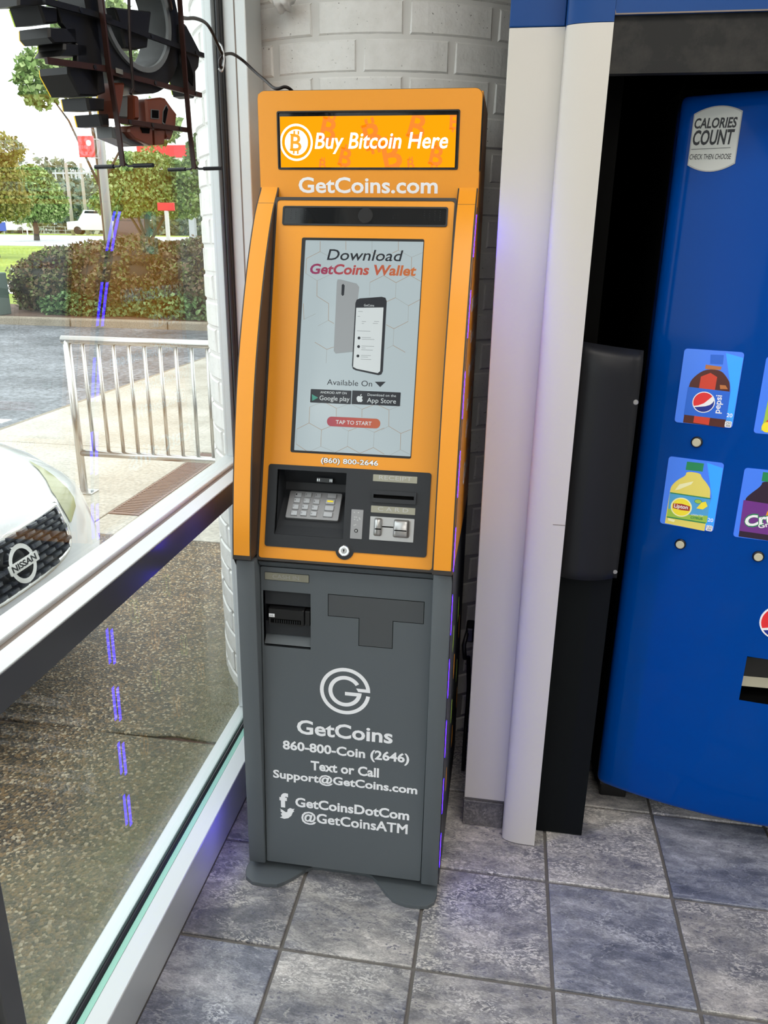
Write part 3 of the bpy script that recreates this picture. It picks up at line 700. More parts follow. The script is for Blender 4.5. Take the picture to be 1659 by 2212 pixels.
 't_android': [(0.0223, 0.3719), (0.0814, 0.3729), (0.022, 0.3768)],
 't_appstore': [(0.1273, 0.3566), (0.1913, 0.3577), (0.1267, 0.3664)],
 't_atm': [(-0.007, 0.1348), (0.2586, 0.1392), (-0.0047, 0.1609)],
 't_avail': [(0.0358, 0.3908), (0.1366, 0.3928), (0.0351, 0.4028)],
 't_dlon': [(0.1279, 0.3707), (0.1905, 0.372), (0.1276, 0.3759)],
 't_dot': [(-0.0224, 0.1762), (0.2613, 0.1779), (-0.0209, 0.2006)],
 't_download': [(0.0201, 0.6621), (0.1876, 0.6636), (0.0242, 0.6849)],
 't_gc': [(-0.0167, 0.3809), (0.2154, 0.3837), (-0.0132, 0.4163)],
 't_google': [(0.0213, 0.3569), (0.0884, 0.3581), (0.0208, 0.3668)],
 't_phone': [(-0.0522, 0.3344), (0.2562, 0.3356), (-0.0507, 0.3569)],
 't_support': [(-0.0778, 0.2529), (0.2784, 0.2516), (-0.0763, 0.2736)],
 't_tap': [(0.0606, 0.3063), (0.1405, 0.3083), (0.0602, 0.3144)],
 't_text': [(0.017, 0.2848), (0.1847, 0.2874), (0.0183, 0.3084)],
 't_wallet': [(-0.0162, 0.631), (0.2181, 0.6343), (-0.0101, 0.6515)],
 'tea1': [(-0.3741, 0.9221), (-0.347, 0.9231), (-0.3741, 0.9258)],
 'tea2': [(-0.3746, 0.9138), (-0.3475, 0.9148), (-0.3748, 0.9192)],
 'tee': [(0.0588, 0.7449), (0.2761, 0.7463), (0.2774, 0.6939), (0.209, 0.6931), (0.2071, 0.6272), (0.1312, 0.625), (0.1302, 0.6918), (0.059, 0.6944)],
 'tri': [(0.1421, 0.4025), (0.1662, 0.4035), (0.1545, 0.3914)],
 'win_lit': [(-0.0965, 1.7807), (0.286, 1.7808), (0.2861, 1.6804), (-0.096, 1.6797)],
 'win_out': [(-0.1031, 1.7905), (0.2934, 1.7911), (0.2936, 1.676), (-0.1013, 1.6744)]}
# ------------------------------------------------------------------ setting: floor
T = 0.305
fl = MB(); fl.box(-0.26, 3.6, -4.6, 1.9, -0.12, -0.006)
floor = tag(fl.build('floor', M['grout']), kind='structure')
ff = MB()
ff.box(-0.25, 3.6, -4.6, -4*T, -0.006, 0.0); ff.box(7*T, 3.6, -4*T, 1.9, -0.006, 0.0); ff.box(-0.25, 7*T, 4*T, 1.9, -0.006, 0.0)
ff.build('floor_beyond', M['floorfar'], floor)
tile_me = None
g = 0.0042
for j in range(-4, 4):
    for i in range(-1, 7):
        x0, x1 = max(i*T+g, -0.241), (i+1)*T-g
        b = MB()
        cx_, cy_ = (i+.5)*T, (j+.5)*T
        if i == -1 or tile_me is None:
            b.bbox(x0-cx_, x1-cx_, -T/2+g, T/2-g, -0.01, 0.0, 0.0018, 1)
            o = b.build('tile', M['tile'], floor)
            if i != -1: tile_me = o.data
        else:
            o = link_mesh('tile', tile_me, None, floor)
        o.location = (cx_, cy_, rnd.uniform(-0.0006, 0.0006))

# ------------------------------------------------------------------ setting: round brick pier
PX, PY, PR = 0.007, 1.445, 0.622
CH, NB = 0.0815, 17
b = MB()
n = 72
V = [(PX+(PR-0.0045)*math.cos(2*math.pi*k/n), PY+(PR-0.0045)*math.sin(2*math.pi*k/n), z) for z in (-0.1, 2.75) for k in range(n)]
b.add(V, [(k, (k+1) % n, n+(k+1) % n, n+k) for k in range(n)] + [tuple(range(n))[::-1], tuple(range(n, 2*n))])
wall_corner = tag(b.build('wall_corner', M['mortar'], smooth=True), kind='structure')
def brick_mesh():
    pitch = 2*math.pi/NB; half = pitch/2-0.0105/2/PR*1.6; hz = (CH-0.0095)/2
    V = []; F = []; ns = 5; e = 0.0045
    def pt(a, r, z): return (r*math.cos(a), r*math.sin(a), z)
    rows = [(-hz, PR-0.02, 0), (-hz, PR-0.004, 0), (-hz+e, PR, e), (hz-e, PR, e), (hz, PR-0.004, 0), (hz, PR-0.02, 0)]
    for z, r, ins in rows:
        for k in range(ns+1):
            a = -half+2*half*k/ns
            if ins:
                a = max(-half+e/PR, min(half-e/PR, a))
            V.append(pt(a, r, z))
    w = ns+1
    for r in range(len(rows)-1):
        for k in range(ns):
            F.append((r*w+k, r*w+k+1, (r+1)*w+k+1, (r+1)*w+k))
    F.append((0, w, 2*w, 3*w, 4*w, 5*w)); F.append((ns, 5*w+ns, 4*w+ns, 3*w+ns, 2*w+ns, w+ns))
    me = bpy.data.meshes.new('brick'); me.from_pydata(V, [], F); me.update(); me.materials.append(M['brick'])
    return me
bm_ = brick_mesh()
for c in range(33):
    z = -0.035+CH*(c+.5)
    for k in range(NB):
        a = 2*math.pi*(k+(0.5 if c % 2 else 0.0))/NB + 0.11
        da = (math.degrees(a)+78+180) % 360-180
        if abs(da) > 93: continue
        o = link_mesh('brick', bm_, None, wall_corner)
        o.location = (PX, PY, z); o.rotation_euler = (0, 0, a+rnd.uniform(-0.002, 0.002))
        sx = 1+rnd.uniform(-0.0025, 0.002)
        o.scale = (sx, sx, 1)

# ------------------------------------------------------------------ setting: shop shell
b = MB(); b.box(-0.36, 3.6, -4.6, 1.9, 2.75, 2.95)
ceiling = tag(b.build('ceiling', M['ceiling']), kind='structure')
b = MB(); b.box(3.6, 3.75, -4.75, 1.9, -0.1, 2.95)
tag(b.build('wall_right', M['wallpaint']), kind='structure')
b = MB(); b.box(-0.36, 3.75, -4.75, -4.6, -0.1, 2.95)
tag(b.build('wall_front', M['wallpaint']), kind='structure')
b = MB(); b.box(0.62, 3.75, 1.75, 1.9, -0.1, 2.95)
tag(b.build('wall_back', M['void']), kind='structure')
b = MB(); b.box(-0.36, -0.242, -4.6, 0.80, 2.45, 2.75)
tag(b.build('wall_left', M['wallpaint']), kind='structure')

def troffer(x, y, where):
    r = empty('ceiling_light', (x, y, 2.75))
    tag(r, 'white ceiling troffer with a pale diffuser, '+where, 'lamp', 'ceiling troffers over the shop floor')
    m = MB(); fr = Fr((0, 0, -0.02), (1, 0, 0), (0, -1, 0), (0, 0, -1))
    m.ring(fr, rrect(-.62, -.32, .62, .32, .01, 2), rrect(-.58, -.28, .58, .28, .005, 2), -0.02, 0.012)
    m.build('frame', M['ceiling'], r)
    m = MB(); m.fbox(fr, -.58, .58, -.28, .28, -0.012, 0.004); m.build('diffuser', M['lamp'], r)
for x, wx in ((0.75, 'row by the window'), (2.45, 'row by the right wall')):
    for y, wy in ((-3.4, 'farthest from the kiosk'), (-1.9, 'middle of three'), (-0.45, 'nearest the kiosk')):
        troffer(x, y, wy+', '+wx)

# ------------------------------------------------------------------ setting: window wall on the left
def window(name, y0, y1, rail, panes):
    w = empty(name); tag(w, kind='structure')
    b = MB()                                            # bottom member: inner lip, glass pocket, outer lip
    b.bbox(-0.287, -0.242, y0, y1, 0.0, 0.120, 0.0025); b.build('sill', M['aluminium'], w)
    b = MB(); b.bbox(-0.356, -0.318, y0, y1, 0.0, 0.120, 0.003); b.box(-0.318, -0.287, y0, y1, 0.0, 0.105); b.build('outer_sill', M['aluminium'], w)
    b = MB(); b.box(-0.300, -0.287, y0, y1, 0.105, 0.1195); b.build('glass_reflection_strip', M['mint'], w)  # mint strip painted in as the reflection of the glass edge
    b = MB()
    b.tube([(-0.306, y0, 0.119), (-0.306, y1, 0.119)], 0.0055, 8); b.tube([(-0.3145, y0, 0.119), (-0.3145, y1, 0.119)], 0.0045, 8)
    b.box(-0.318, -0.300, y0, y1, 0.105, 0.117)
    b.build('gasket', M['gasket'], w)
    if rail:
        b = MB(); b.bbox(-0.2845, -0.2445, y0, y1, 0.893, 0.949, 0.002); b.build('mullion', M['aluminium'], w)
        b = MB(); b.bbox(-0.2445, -0.242, y0, y1, 0.893, 0.9485, 0.001); b.build('mullion_shade_face', M['mullion'], w)  # thin dark strip: shade of the room-side face put into colour
        b = MB(); b.bbox(-0.352, -0.299, y0, y1, 0.893, 0.951, 0.003); b.build('outer_mullion', M['aluminium'], w)
        b = MB(); b.box(-0.299, -0.2845, y0, y1, 0.900, 0.944); b.build('mullion_joint', M['joint'], w)
    for z0, z1 in panes:
        b = MB(); b.box(-0.313, -0.307, y0, y1, z0, z1); b.build('pane', M['glass'], w)
    b = MB(); b.bbox(-0.356, -0.242, y0, y1, 2.40, 2.45, 0.003); b.build('head', M['aluminium'], w)
    return w
M['mullion'] = mat('shade_darkened_mullion', (0.075, 0.078, 0.082), 0.25, 0.2)  # darker copy of the aluminium, with the room-side shade in its colour
M['joint'] = mat('grimy_joint', (0.22, 0.18, 0.15), 0.6)
W1 = window('window_1', -0.516, 0.775, True, [(0.11, 0.905), (0.945, 2.41)])
window('window_2', -4.55, -0.60, True, [(0.11, 0.905), (0.945, 2.41)])
# right jamb against the brick pier
b = MB(); b.bbox(-0.300, -0.242, 0.742, 0.865, 0.12, 2.45, 0.003); b.build('jamb', M['aluminium'], W1)
b = MB(); b.bbox(-0.352, -0.322, 0.742, 0.80, 0.12, 2.45, 0.003); b.build('outer_jamb', M['aluminium'], W1)
b = MB(); b.box(-0.2715, -0.2685, 0.7410, 0.742, 0.12, 2.45); b.build('jamb_groove', M['joint'], W1)
b = MB(); b.box(-0.322, -0.300, 0.728, 0.78, 0.12, 2.45); b.tube([(-0.306, 0.727, .12), (-0.306, 0.727, 2.45)], 0.006); b.tube([(-0.3165, 0.726, .12), (-0.3165, 0.726, 2.45)], 0.006)
b.build('jamb_gasket', M['gasket'], W1)
b = MB(); b.box(-0.3005, -0.2515, 0.865, 0.92, 0.0, 2.45); tag(b.build('trim_1', M['joint']), kind='structure')
# post between the two windows
b = MB(); b.bbox(-0.356, -0.242, -0.556, -0.516, 0.0, 2.45, 0.002); post = b.build('post', M['mullion'], W1)
b = MB(); b.bbox(-0.356, -0.252, -0.60, -0.556, 0.0, 2.45, 0.003); b.build('post_stop', M['aluminium'], W1)

# ------------------------------------------------------------------ setting: surround of the vending bay
b = MB(); b.bbox(0.385, 0.500, 0.480, 0.505, 0.086, 1.931, 0.002)
tag(b.build('trim_2', M['panelwhite']), kind='structure')
# rounded corner board, quarter round on its left edge
def corner_board(z0, z1, m, name):
    P = [(0.580, 0.420), (0.580, 0.479), (0.494, 0.479)]
    R = 0.050
    P.append((0.494, 0.440))
    for k in range(11):
        t = math.radians(180+90*k/10)
        P.append((0.494+0.060+0.060*math.cos(t), 0.440+0.020*math.sin(t)))
    n = len(P); b = MB()
    b.add([(x, y, z) for z in (z0, z1) for x, y in P],
          [tuple(range(n))[::-1], tuple(range(n, 2*n))] + [(i, (i+1) % n, n+(i+1) % n, n+i) for i in range(n)])
    bb = b.build(name, m)
    bm = bmesh.new(); bm.from_mesh(bb.data); bmesh.ops.recalc_face_normals(bm, faces=bm.faces); bm.to_mesh(bb.data); bm.free()
    smooth_by_angle(bb, 40)
    return tag(bb, kind='structure')
cb = corner_board(0.004, 1.922, M['panelwhite'], 'trim_3')
mj = MB(); mj.box(0.552, 0.5803, 0.4192, 0.4205, 0.918, 0.9192); mj.build('board_joint', M['joint'], cb)
corner_board(1.923, 2.75, M['hdrblue'], 'trim_4')
b = MB(); b.bbox(0.385, 0.4935, 0.480, 0.505, 1.932, 2.75, 0.002); tag(b.build('trim_5', M['hdrblue']), kind='structure')
b = MB(); b.box(0.5805, 3.6, 0.422, 0.428, 1.934, 2.75); hd = tag(b.build('trim_6', M['hdrblue']), kind='structure')
b = MB(); b.add([(0.581, 0.4212, 1.937), (0.5825, 0.4212, 1.937), (0.528, 0.4192, 2.08), (0.5265, 0.4192, 2.08)], [(0, 1, 2, 3)]); b.box(0.5805, 3.6, 0.4205, 0.422, 1.934, 1.9365)
b.build('mitre_line', M['joint'], hd)
b = MB(); b.box(0.5805, 3.6, 0.430, 0.452, 1.838, 2.6); tag(b.build('trim_7', M['dustblack']), kind='structure')
b = MB(); b.bbox(0.582, 0.709, 0.482, 0.502, 0.003, 1.30, 0.0015); lam = tag(b.build('trim_8', M['blackboard']), kind='structure')
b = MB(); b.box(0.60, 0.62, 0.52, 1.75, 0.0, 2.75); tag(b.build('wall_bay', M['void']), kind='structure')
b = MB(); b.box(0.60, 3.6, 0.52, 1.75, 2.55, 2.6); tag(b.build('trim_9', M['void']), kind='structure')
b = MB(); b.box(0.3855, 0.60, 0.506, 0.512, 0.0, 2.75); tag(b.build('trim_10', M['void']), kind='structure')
# skirting tile under the white board
b = MB(); b.box(0.383, 0.5, 0.482, 0.50, 0.0, 0.0855); sk = tag(b.build('baseboard_back', M['grout']), kind='structure')
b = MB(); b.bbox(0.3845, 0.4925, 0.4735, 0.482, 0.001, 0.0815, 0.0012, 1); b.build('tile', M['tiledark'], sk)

# ------------------------------------------------------------------ setting: outside ground
b = MB(); b.box(-3.8, -0.30, -8, 10.0, -0.30, -0.012)
walk = tag(b.build('trim_11', M['mulch']), kind='structure')
def slab(x0, x1, y0, y1, m):
    b = MB(); b.bbox(x0, x1, y0, y1, -0.10, 0.0, 0.006, 2)
    return b.build('paving_slab', m, walk)
for y0, y1 in ((-3.4, -1.0), (-1.0, 0.705)):
    slab(-1.95, -0.30, y0+.006, y1-.006, M['aggregate'])
# one joint has cracked open and runs a little crooked
def crooked(y_of_x, x0, x1, y1, m):
    xs = np.linspace(x0, x1, 26); V = []; 
    for x in xs:
        yj = y_of_x(x)
        V += [(x, yj, -0.1), (x, yj, -0.004), (x, yj+0.007, 0.0), (x, y1, 0.0), (x, y1, -0.1)]
    F = []
    for i in range(len(xs)-1):
        for k in range(4):
            F.append((i*5+k, i*5+k+1, (i+1)*5+k+1, (i+1)*5+k))
    o = mesh_obj('paving_slab', V, F, m, walk); return o
crooked(lambda x: 0.712+0.010*math.sin(x*9)+0.006*math.sin(x*31)+(x+0.4)*-0.02*-1*0.6, -1.95, -0.30, 2.392, M['aggregate'])
for y0, y1 in ((-3.4, -1.0), (-1.0, 0.71), (0.71, 2.395)):
    slab(-3.8, -1.962, y0+.006, y1-.006, M['aggregate'])
slab(-1.66, -0.30, 2.405, 4.2, M['concrete']); slab(-3.8, -1.865, 2.405, 4.2, M['concrete']); slab(-1.855, -1.66, 2.405, 2.72, M['concrete'])
slab(-3.8, -1.0, 4.21, 7.0, M['concrete']); slab(-3.8, -1.0, 7.01, 9.97, M['concrete'])
b = MB(); b.box(-60, 14, -12, 12.92, -0.3, -0.02); asphalt = tag(b.build('trim_12', M['asphalt']), kind='structure')
b = MB(); b.box(-7.0, -4.0, 4.86, 5.02, -0.02, -0.016); b.box(-7.0, -4.0, 2.16, 2.32, -0.02, -0.016); b.build('parking_line', M['paint'], asphalt)
b = MB(); b.box(-3.84, -3.8, -8, 10, -0.02, -0.001); b.build('kerb_edge', M['curb'], walk)
# kerb stones across the drive
curb = empty('trim_13'); tag(curb, kind='structure')
for i in range(14):
    b = MB(); x0 = -22+2.0*i
    b.bbox(x0+.008, x0+1.992, 12.90, 13.10, -0.1, 0.13, 0.03, 2); b.build('curb_stone', M['curb'], curb)
# rising verge, road and bank beyond
def zg(y):
    if y < 13.1: return 0.10
    if y < 46: return 0.10+(y-13.1)*(1.40-0.10)/32.9
    if y < 62: return 1.40+(y-46)*0.05
    return 2.2+min(y-62, 60)*0.012
def strip(name, y0, y1, m, x0=-150, x1=60, parent=None, dz=0.0, n=6):
    ys = np.linspace(y0, y1, n); V = []; F = []
    for y in ys:
        V += [(x0, y, zg(y)+dz), (x1, y, zg(y)+dz)]
    for i in range(n-1):
        F.append((2*i, 2*i+1, 2*i+3, 2*i+2))
    return mesh_obj(name, V, F, m, parent)
verge = tag(strip('trim_14', 13.0, 44.0, M['grass']), kind='structure')
strip('footpath', 17.3, 21.0, M['path'], -60, 10, verge, 0.012)
strip('mulch_bed', 13.05, 15.2, M['mulch'], -12, 6, verge, 0.008)
road = tag(strip('trim_15', 43.8, 60, M['road'], dz=0.0, n=12), kind='structure')
strip('road_line', 49.5, 49.7, M['paint'], -150, 60, road, 0.02)
tag(strip('trim_16', 59.8, 130, M['grass'], -200, 120), kind='structure')

# ------------------------------------------------------------------ the kiosk
atm = empty('crypto_kiosk', (0.097, 0.5, 0.0))
tag(atm, 'tall orange and grey cash kiosk with a lit orange sign beside the window', 'kiosk')
ROOT_INV = Matrix.Translation((-0.097, -0.5, 0.0))
def under(o, parent):
    """parent keeping world placement of mesh data"""
    o.parent = parent
    if parent is atm: o.matrix_parent_inverse = ROOT_INV
    return o
_bld = MB.build
def part(b, name, m, parent=None, smooth=False, sharp=None):
    o = b.build(name, m, None, smooth)
    under(o, parent or atm)
    if sharp: smooth_by_angle(o, sharp)
    return o
XL, XR = -0.144, 0.338
WP = [(0.864, 0.207), (0.915, 0.213), (0.975, 0.222), (1.025, 0.231), (1.073, 0.241), (1.145, 0.258), (1.217, 0.278), (1.27, 0.295), (1.32, 0.314), (1.375, 0.337),
      (1.432, 0.363), (1.485, 0.390), (1.535, 0.419), (1.575, 0.445), (1.605, 0.470), (1.622, 0.487), (1.632, 0.4975), (1.640, 0.5030)]
def wing_y(z):
    if z < WP[0][0]: return 0.209+0.016*(z-0.03)/0.83
    for (z0, y0), (z1, y1) in zip(WP, WP[1:]):
        if z <= z1: return y0+(y1-y0)*(z-z0)/(z1-z0)
    return 0.503
def yz_prism(b, poly, x0, x1):
    n = len(poly)
    b.add([(x, y, z) for x in (x0, x1) for y, z in poly], [tuple(range(n)), tuple(range(n, 2*n))[::-1]] + [(i, n+i, n+(i+1) % n, (i+1) % n) for i in range(n)])
def fix(o):
    bm = bmesh.new(); bm.from_mesh(o.data); bmesh.ops.recalc_face_normals(bm, faces=bm.faces); bm.to_mesh(o.data); bm.free(); return o

# cabinet shell (dark) and its side skins
b = MB()
yz_prism(b, [(0.30, 0.012), (0.79, 0.012), (0.79, 1.822), (0.560, 1.822), (0.560, 1.66), (0.52, 1.56), (0.41, 0.95), (0.38, 0.84)], XL+0.006, XR-0.006)
fix(part(b, 'cabinet_body', M['darkgrey']))
for sx in (-1, 1):
    x0, x1 = (XL-0.001, XL+0.007) if sx < 0 else (XR-0.007, XR+0.001)
    b = MB(); yz_prism(b, [(0.235, 0.012), (0.80, 0.012), (0.80, 0.858), (0.235, 0.858)], x0, x1)
    lo = fix(part(b, 'lower_side_panel', M['darkgrey']))
    b = MB(); yz_prism(b, [(0.80, 0.862)]+[(0.80, 1.826), (0.510, 1.826), (0.510, 1.66)]+[(y+0.008, z) for z, y in WP[::-1][1:]], x0, x1)
    up = fix(part(b, 'upper_side_panel', M['orange']))
    # printed side: mirrored copies can be read in the window glass
    fr = Fr((x0-0.0004 if sx < 0 else x1+0.0004, 0, 0), (0, -1 if sx < 0 else 1, 0), (0, 0, 1), (sx, 0, 0))
    def sidetext(s, ya, yb, z, h):
        a, c = (-ya, -yb) if sx < 0 else (1.24-ya, 1.24-yb)
        o = text('lettering', fr, s, (a, z), (c, z), h, M['white'], None, 0.0, bold=0.01); under(o, up)
    sidetext('860-800-Coin (2646)', 0.79, 0.46, 1.385, 0.030)
    sidetext('Text or Call', 0.78, 0.60, 1.315, 0.030)
    sidetext('Support@GetCoins.com', 0.79, 0.38, 1.245, 0.028)
    sidetext('GetCoinsDotCom', 0.79, 0.45, 1.165, 0.028)
    sidetext('@GetCoinsATM', 0.77, 0.47, 1.105, 0.028)
    sidetext('GetCoins', 0.79, 0.42, 0.985, 0.050)
    bc = text('lettering', fr, 'B', ((-0.66 if sx < 0 else 0.58), 1.495), ((-0.585 if sx < 0 else 0.655), 1.495), 0.095, M['mint'], None, 0.0, bold=0.02); under(bc, up)
    rr = random.Random(3)
    for q in range(9):                                   # small coin marks printed on the lower skin
        yy = 0.34+0.10*(q % 5)+0.03*rr.random(); zz = 0.22+0.26*(q//5)+0.13*(q % 2)+0.04*rr.random()
        uu = -yy if sx < 0 else yy
        mk = MB(); P1 = [(uu+0.022*math.cos(t)*0.55, zz+0.036*math.sin(t)) for t in np.linspace(0, 2*math.pi, 15)[:-1]]
        P2 = [(uu+(u-uu)*.6, zz+(v-zz)*.7) for u, v in P1]
        mk.ring(fr, P1, P2, -0.0002, 0.0003)
        part(mk, 'coin_mark', M['orange'] if q % 2 == 0 else M['lime'], lo)
    # violet light strip just behind the front edge, lit in dashes
    b = MB(); xs = (XL-0.0014, XL-0.0010) if sx < 0 else (XR+0.0010, XR+0.0014)
    Zs = np.linspace(0.05, 1.60, 60); W = 0.022
    V = []; F = []
    for z in Zs:
        y = wing_y(z)+0.018
        V += [(xs[0], y-W/2, z), (xs[1], y-W/2, z), (xs[1], y+W/2, z), (xs[0], y+W/2, z)]
    for i in range(len(Zs)-1):
        for k in range(4): F.append((i*4+k, i*4+(k+1) % 4, i*4+4+(k+1) % 4, i*4+4+k))
    b.add(V, F)
    strip_o = fix(part(b, 'light_strip', M['wingside']))
    z = 0.078
    while z < 1.58:
        z1 = min(z+0.092, 1.585); b = MB(); V = []; F = []; NN = 6
        for q in range(NN+1):
            zz = z+(z1-z)*q/NN; y = wing_y(zz)+0.018
            xo = xs[0]-0.0002 if sx < 0 else xs[1]+0.0002
            xi = xs[0] if sx < 0 else xs[1]
            V += [(xi, y-.006, zz), (xo, y-.006, zz), (xo, y+.006, zz), (xi, y+.006, zz)]
        for q in range(NN):
            for k in range(4): F.append((q*4+k, q*4+(k+1) % 4, q*4+4+(k+1) % 4, q*4+4+k))
        F += [(0, 1, 2, 3), (NN*4+3, NN*4+2, NN*4+1, NN*4)]
        b.add(V, F); fix(part(b, 'led', M['led'], strip_o)); z += 0.158

# curved wings beside the screen
def wing(x0, x1, outer_left):
    b = MB(); poly = [(y, z) for z, y in WP] + [(0.53, 1.640), (0.52, 1.58), (0.33, 0.95), (0.28, 0.864)]
    yz_prism(b, poly, x0, x1)
    w = fix(part(b, 'side_wing', M['wingside']))
    e = 0.0028
    V = []; Zs = list(np.linspace(WP[0][0]+0.010, 1.632, 44))+[1.6362, 1.640]
    for z in Zs:
        y = wing_y(z)-0.0007
        V += [(x0+e, y, z), (x1-e, y, z)]
    o = mesh_obj('orange_facing', V, [(2*i, 2*i+1, 2*i+3, 2*i+2) for i in range(len(Zs)-1)], M['orange'], None, True)
    fix(o); under(o, w)
wing(XL, -0.102, True); wing(0.2955, XR, False)
# lower wings
for x0, x1 in ((XL, -0.1005), (0.2965, XR)):
    bm = bmesh.new(); bmesh.ops.create_cube(bm, size=1)
    for v in bm.verts:
        z = 0.030+(v.co.z+.5)*0.825
        v.co = Vector((x0+(v.co.x+.5)*(x1-x0), (wing_y(z) if v.co.y < 0 else 0.31), z))
    bmesh.ops.bevel(bm, geom=bm.edges[:], offset=0.0035, segments=2, profile=0.5, affect='EDGES')
    b = MB(); b.bm(bm); part(b, 'lower_wing', M['grey'], sharp=40)

# head with the lit sign
fh = Fr((0, 0.5023, 0), (1, 0, 0), (0, 0, 1), (0, -1, 0))
outer = rrect(XL, 1.612, XR, 1.830, 0.0155, 6)
for i, (u, v) in enumerate(outer):                        # square bottom corners, they run on into the wings
    if v < 1.63:
        outer[i] = (XL if u < 0 else XR, 1.612) if abs(u-(XL if u < 0 else XR)) < 0.02 else (u, v)
w0, v0, w1, v1 = mid_rect(G['win_out'])
b = MB(); b.ring(fh, outer, rrect(w0, v0, w1, v1, 0.004, 6), -0.05, 0.0)
hp = part(b, 'head_panel', M['orange'])
b = MB(); b.prism(fh, rrect(XL-0.0012, 1.66, XR+0.0012, 1.8312, 0.017, 6), -0.057, -0.003); part(b, 'head_rim', M['black'], hp)
l0, lv0, l1, lv1 = mid_rect(G['win_lit'])
b = MB(); b.ring(fh, rrect(w0, v0, w1, v1, 0.004, 4), rrect(w0+.003, v0+.003, w1-.003, v1-.003, 0.002, 4), -0.006, 0.0015); part(b, 'sign_bezel', M['black'])
b = MB(); b.fbox(fh, w0+.001, w1-.001, v0+.001, v1-.001, -0.014, -0.0026); part(b, 'sign_surround', M['glassblack'])
b = MB(); b.fbox(fh, l0, l1, lv0, lv1, -0.002, -0.0020); sign = part(b, 'lit_sign', M['lit_orange'])
def sgn(o): return under(o, sign)
CG = G['coin']; cc = CG[0]; r_out = CG[1][0]-cc[0]
b = MB(); NS = 40
def arc_clip(r): return [(max(l0+0.0005, cc[0]+r*math.cos(2*math.pi*k/NS)), cc[1]+r*math.sin(2*math.pi*k/NS)) for k in range(NS)]
b.ring(fh, arc_clip(r_out), arc_clip(r_out*0.885), -0.0014, -0.0010); b.prism(fh, arc_clip(r_out*0.70), -0.0014, -0.0010)
sgn(b.build('coin_emblem', M['lit_white']))
def coinB(cx_, cy_, h, ang, m, w):
    V, F = text_mesh('B', 0, 0.02)
    x0 = min(v.x for v in V); x1 = max(v.x for v in V); y1 = max(v.y for v in V)
    s_ = h*0.72/y1; ca, sa = math.cos(ang), math.sin(ang)
    b = MB()
    def P(x, y):
        return fh.p(min(l1-.0003, max(l0+.0003, cx_+ca*x-sa*y)), min(lv1-.0003, max(lv0+.0003, cy_+sa*x+ca*y)), w)
    b.add([P((v.x-(x0+x1)/2)*s_*1.05, (v.y-y1/2)*s_) for v in V], F)
    for tx in (-0.10, 0.10):
        for sgn_ in (-1, 1):
            y0_, y1_ = sgn_*0.34*h, sgn_*0.5*h
            q = [(h*(tx-.045), y0_), (h*(tx+.045), y0_), (h*(tx+.045), y1_), (h*(tx-.045), y1_)]
            b.add([P(*p) for p in q], [(0, 1, 2, 3)])
    b.add([P(*p) for p in [(-.30*h, -.36*h), (-.12*h, -.36*h), (-.12*h, -.29*h), (-.30*h, -.29*h)]], [(0, 1, 2, 3)])
    b.add([P(*p) for p in [(-.30*h, .36*h), (-.12*h, .36*h), (-.12*h, .29*h), (-.30*h, .29*h)]], [(0, 1, 2, 3)])
    return sgn(b.build('bitcoin_symbol', m))
coinB(cc[0]-0.0005, cc[1], 0.046, -0.06, M['lit_orange'], -0.0006)
for (q, h, a) in [((0.012, 1.755), 0.062, -.25), ((0.108, 1.742), 0.070, .25), ((0.204, 1.760), 0.066, -.25), ((0.049, 1.700), 0.050, -.25), ((0.247, 1.703), 0.052, -.2), ((0.150, 1.705), 0.075, .2), ((-0.002, 1.686), 0.028, -.1), ((0.192, 1.687), 0.028, .05), ((0.283, 1.768), 0.04, 0)]:
    coinB(q[0], q[1], h, a, M['lit_orange_dark'], -0.0017)
A_ = G['buy']
o = text('lettering', fh, 'Buy Bitcoin Here', (A_[0][0], A_[0][1]), (A_[1][0], A_[0][1]), (A_[2][1]-A_[0][1])*0.97, M['lit_white'], None, -0.0008, shear=0.18, bold=0.012); sgn(o)
o = label3('lettering', fh, 'GetCoins.com', 'getcom', M['white'], None, bold=0.022); under(o, hp)

# sloped fascia with the screen
k = 0.302; cn = math.hypot(1, k)
fp = Fr((0, 0.246, 0.855), (1, 0, 0), (0, k, 1), (0, -1, k))
f0, fv0, f1, fv1 = mid_rect(G['fascia'])
b = MB()
s0_, s1_, v0_, v1_ = mid_rect(G['scr_out'])
NR = 5
b.ring(fp, rrect(-0.1015, 0.0, 0.2955, 0.2255, 0.0015, NR), rrect(f0, fv0, f1, fv1, 0.006, NR), -0.012, 0.0)
b.ring(fp, rrect(-0.1015, 0.2255, 0.2955, 0.790, 0.0015, NR), rrect(s0_, s1_, v0_, v1_, 0.004, NR), -0.012, 0.0)
pan = part(b, 'screen_fascia', M['orange'])
b = MB(); b.fbox(fp, -0.1015, 0.2955, 0.2255, 0.790, -0.03, -0.013); part(b, 'fascia_backing', M['wingside'])
b = MB(); b.ring(fp, rrect(-0.1015, -0.004, 0.2955, 0.7965, 0.004, 3), rrect(-0.0975, 0.0015, 0.2915, 0.790, 0.006, 3), -0.002, 0.0016)
part(b, 'fascia_edge_strip', M['wingside'], pan)
b = MB(); b.fbox(Fr((0, 0.4925, 0), (1, 0, 0), (0, 0, 1), (0, -1, 0)), -0.1015, 0.2955, 1.585, 1.611, -0.02, 0.0); part(b, 'fascia_head_gap', M['black'])
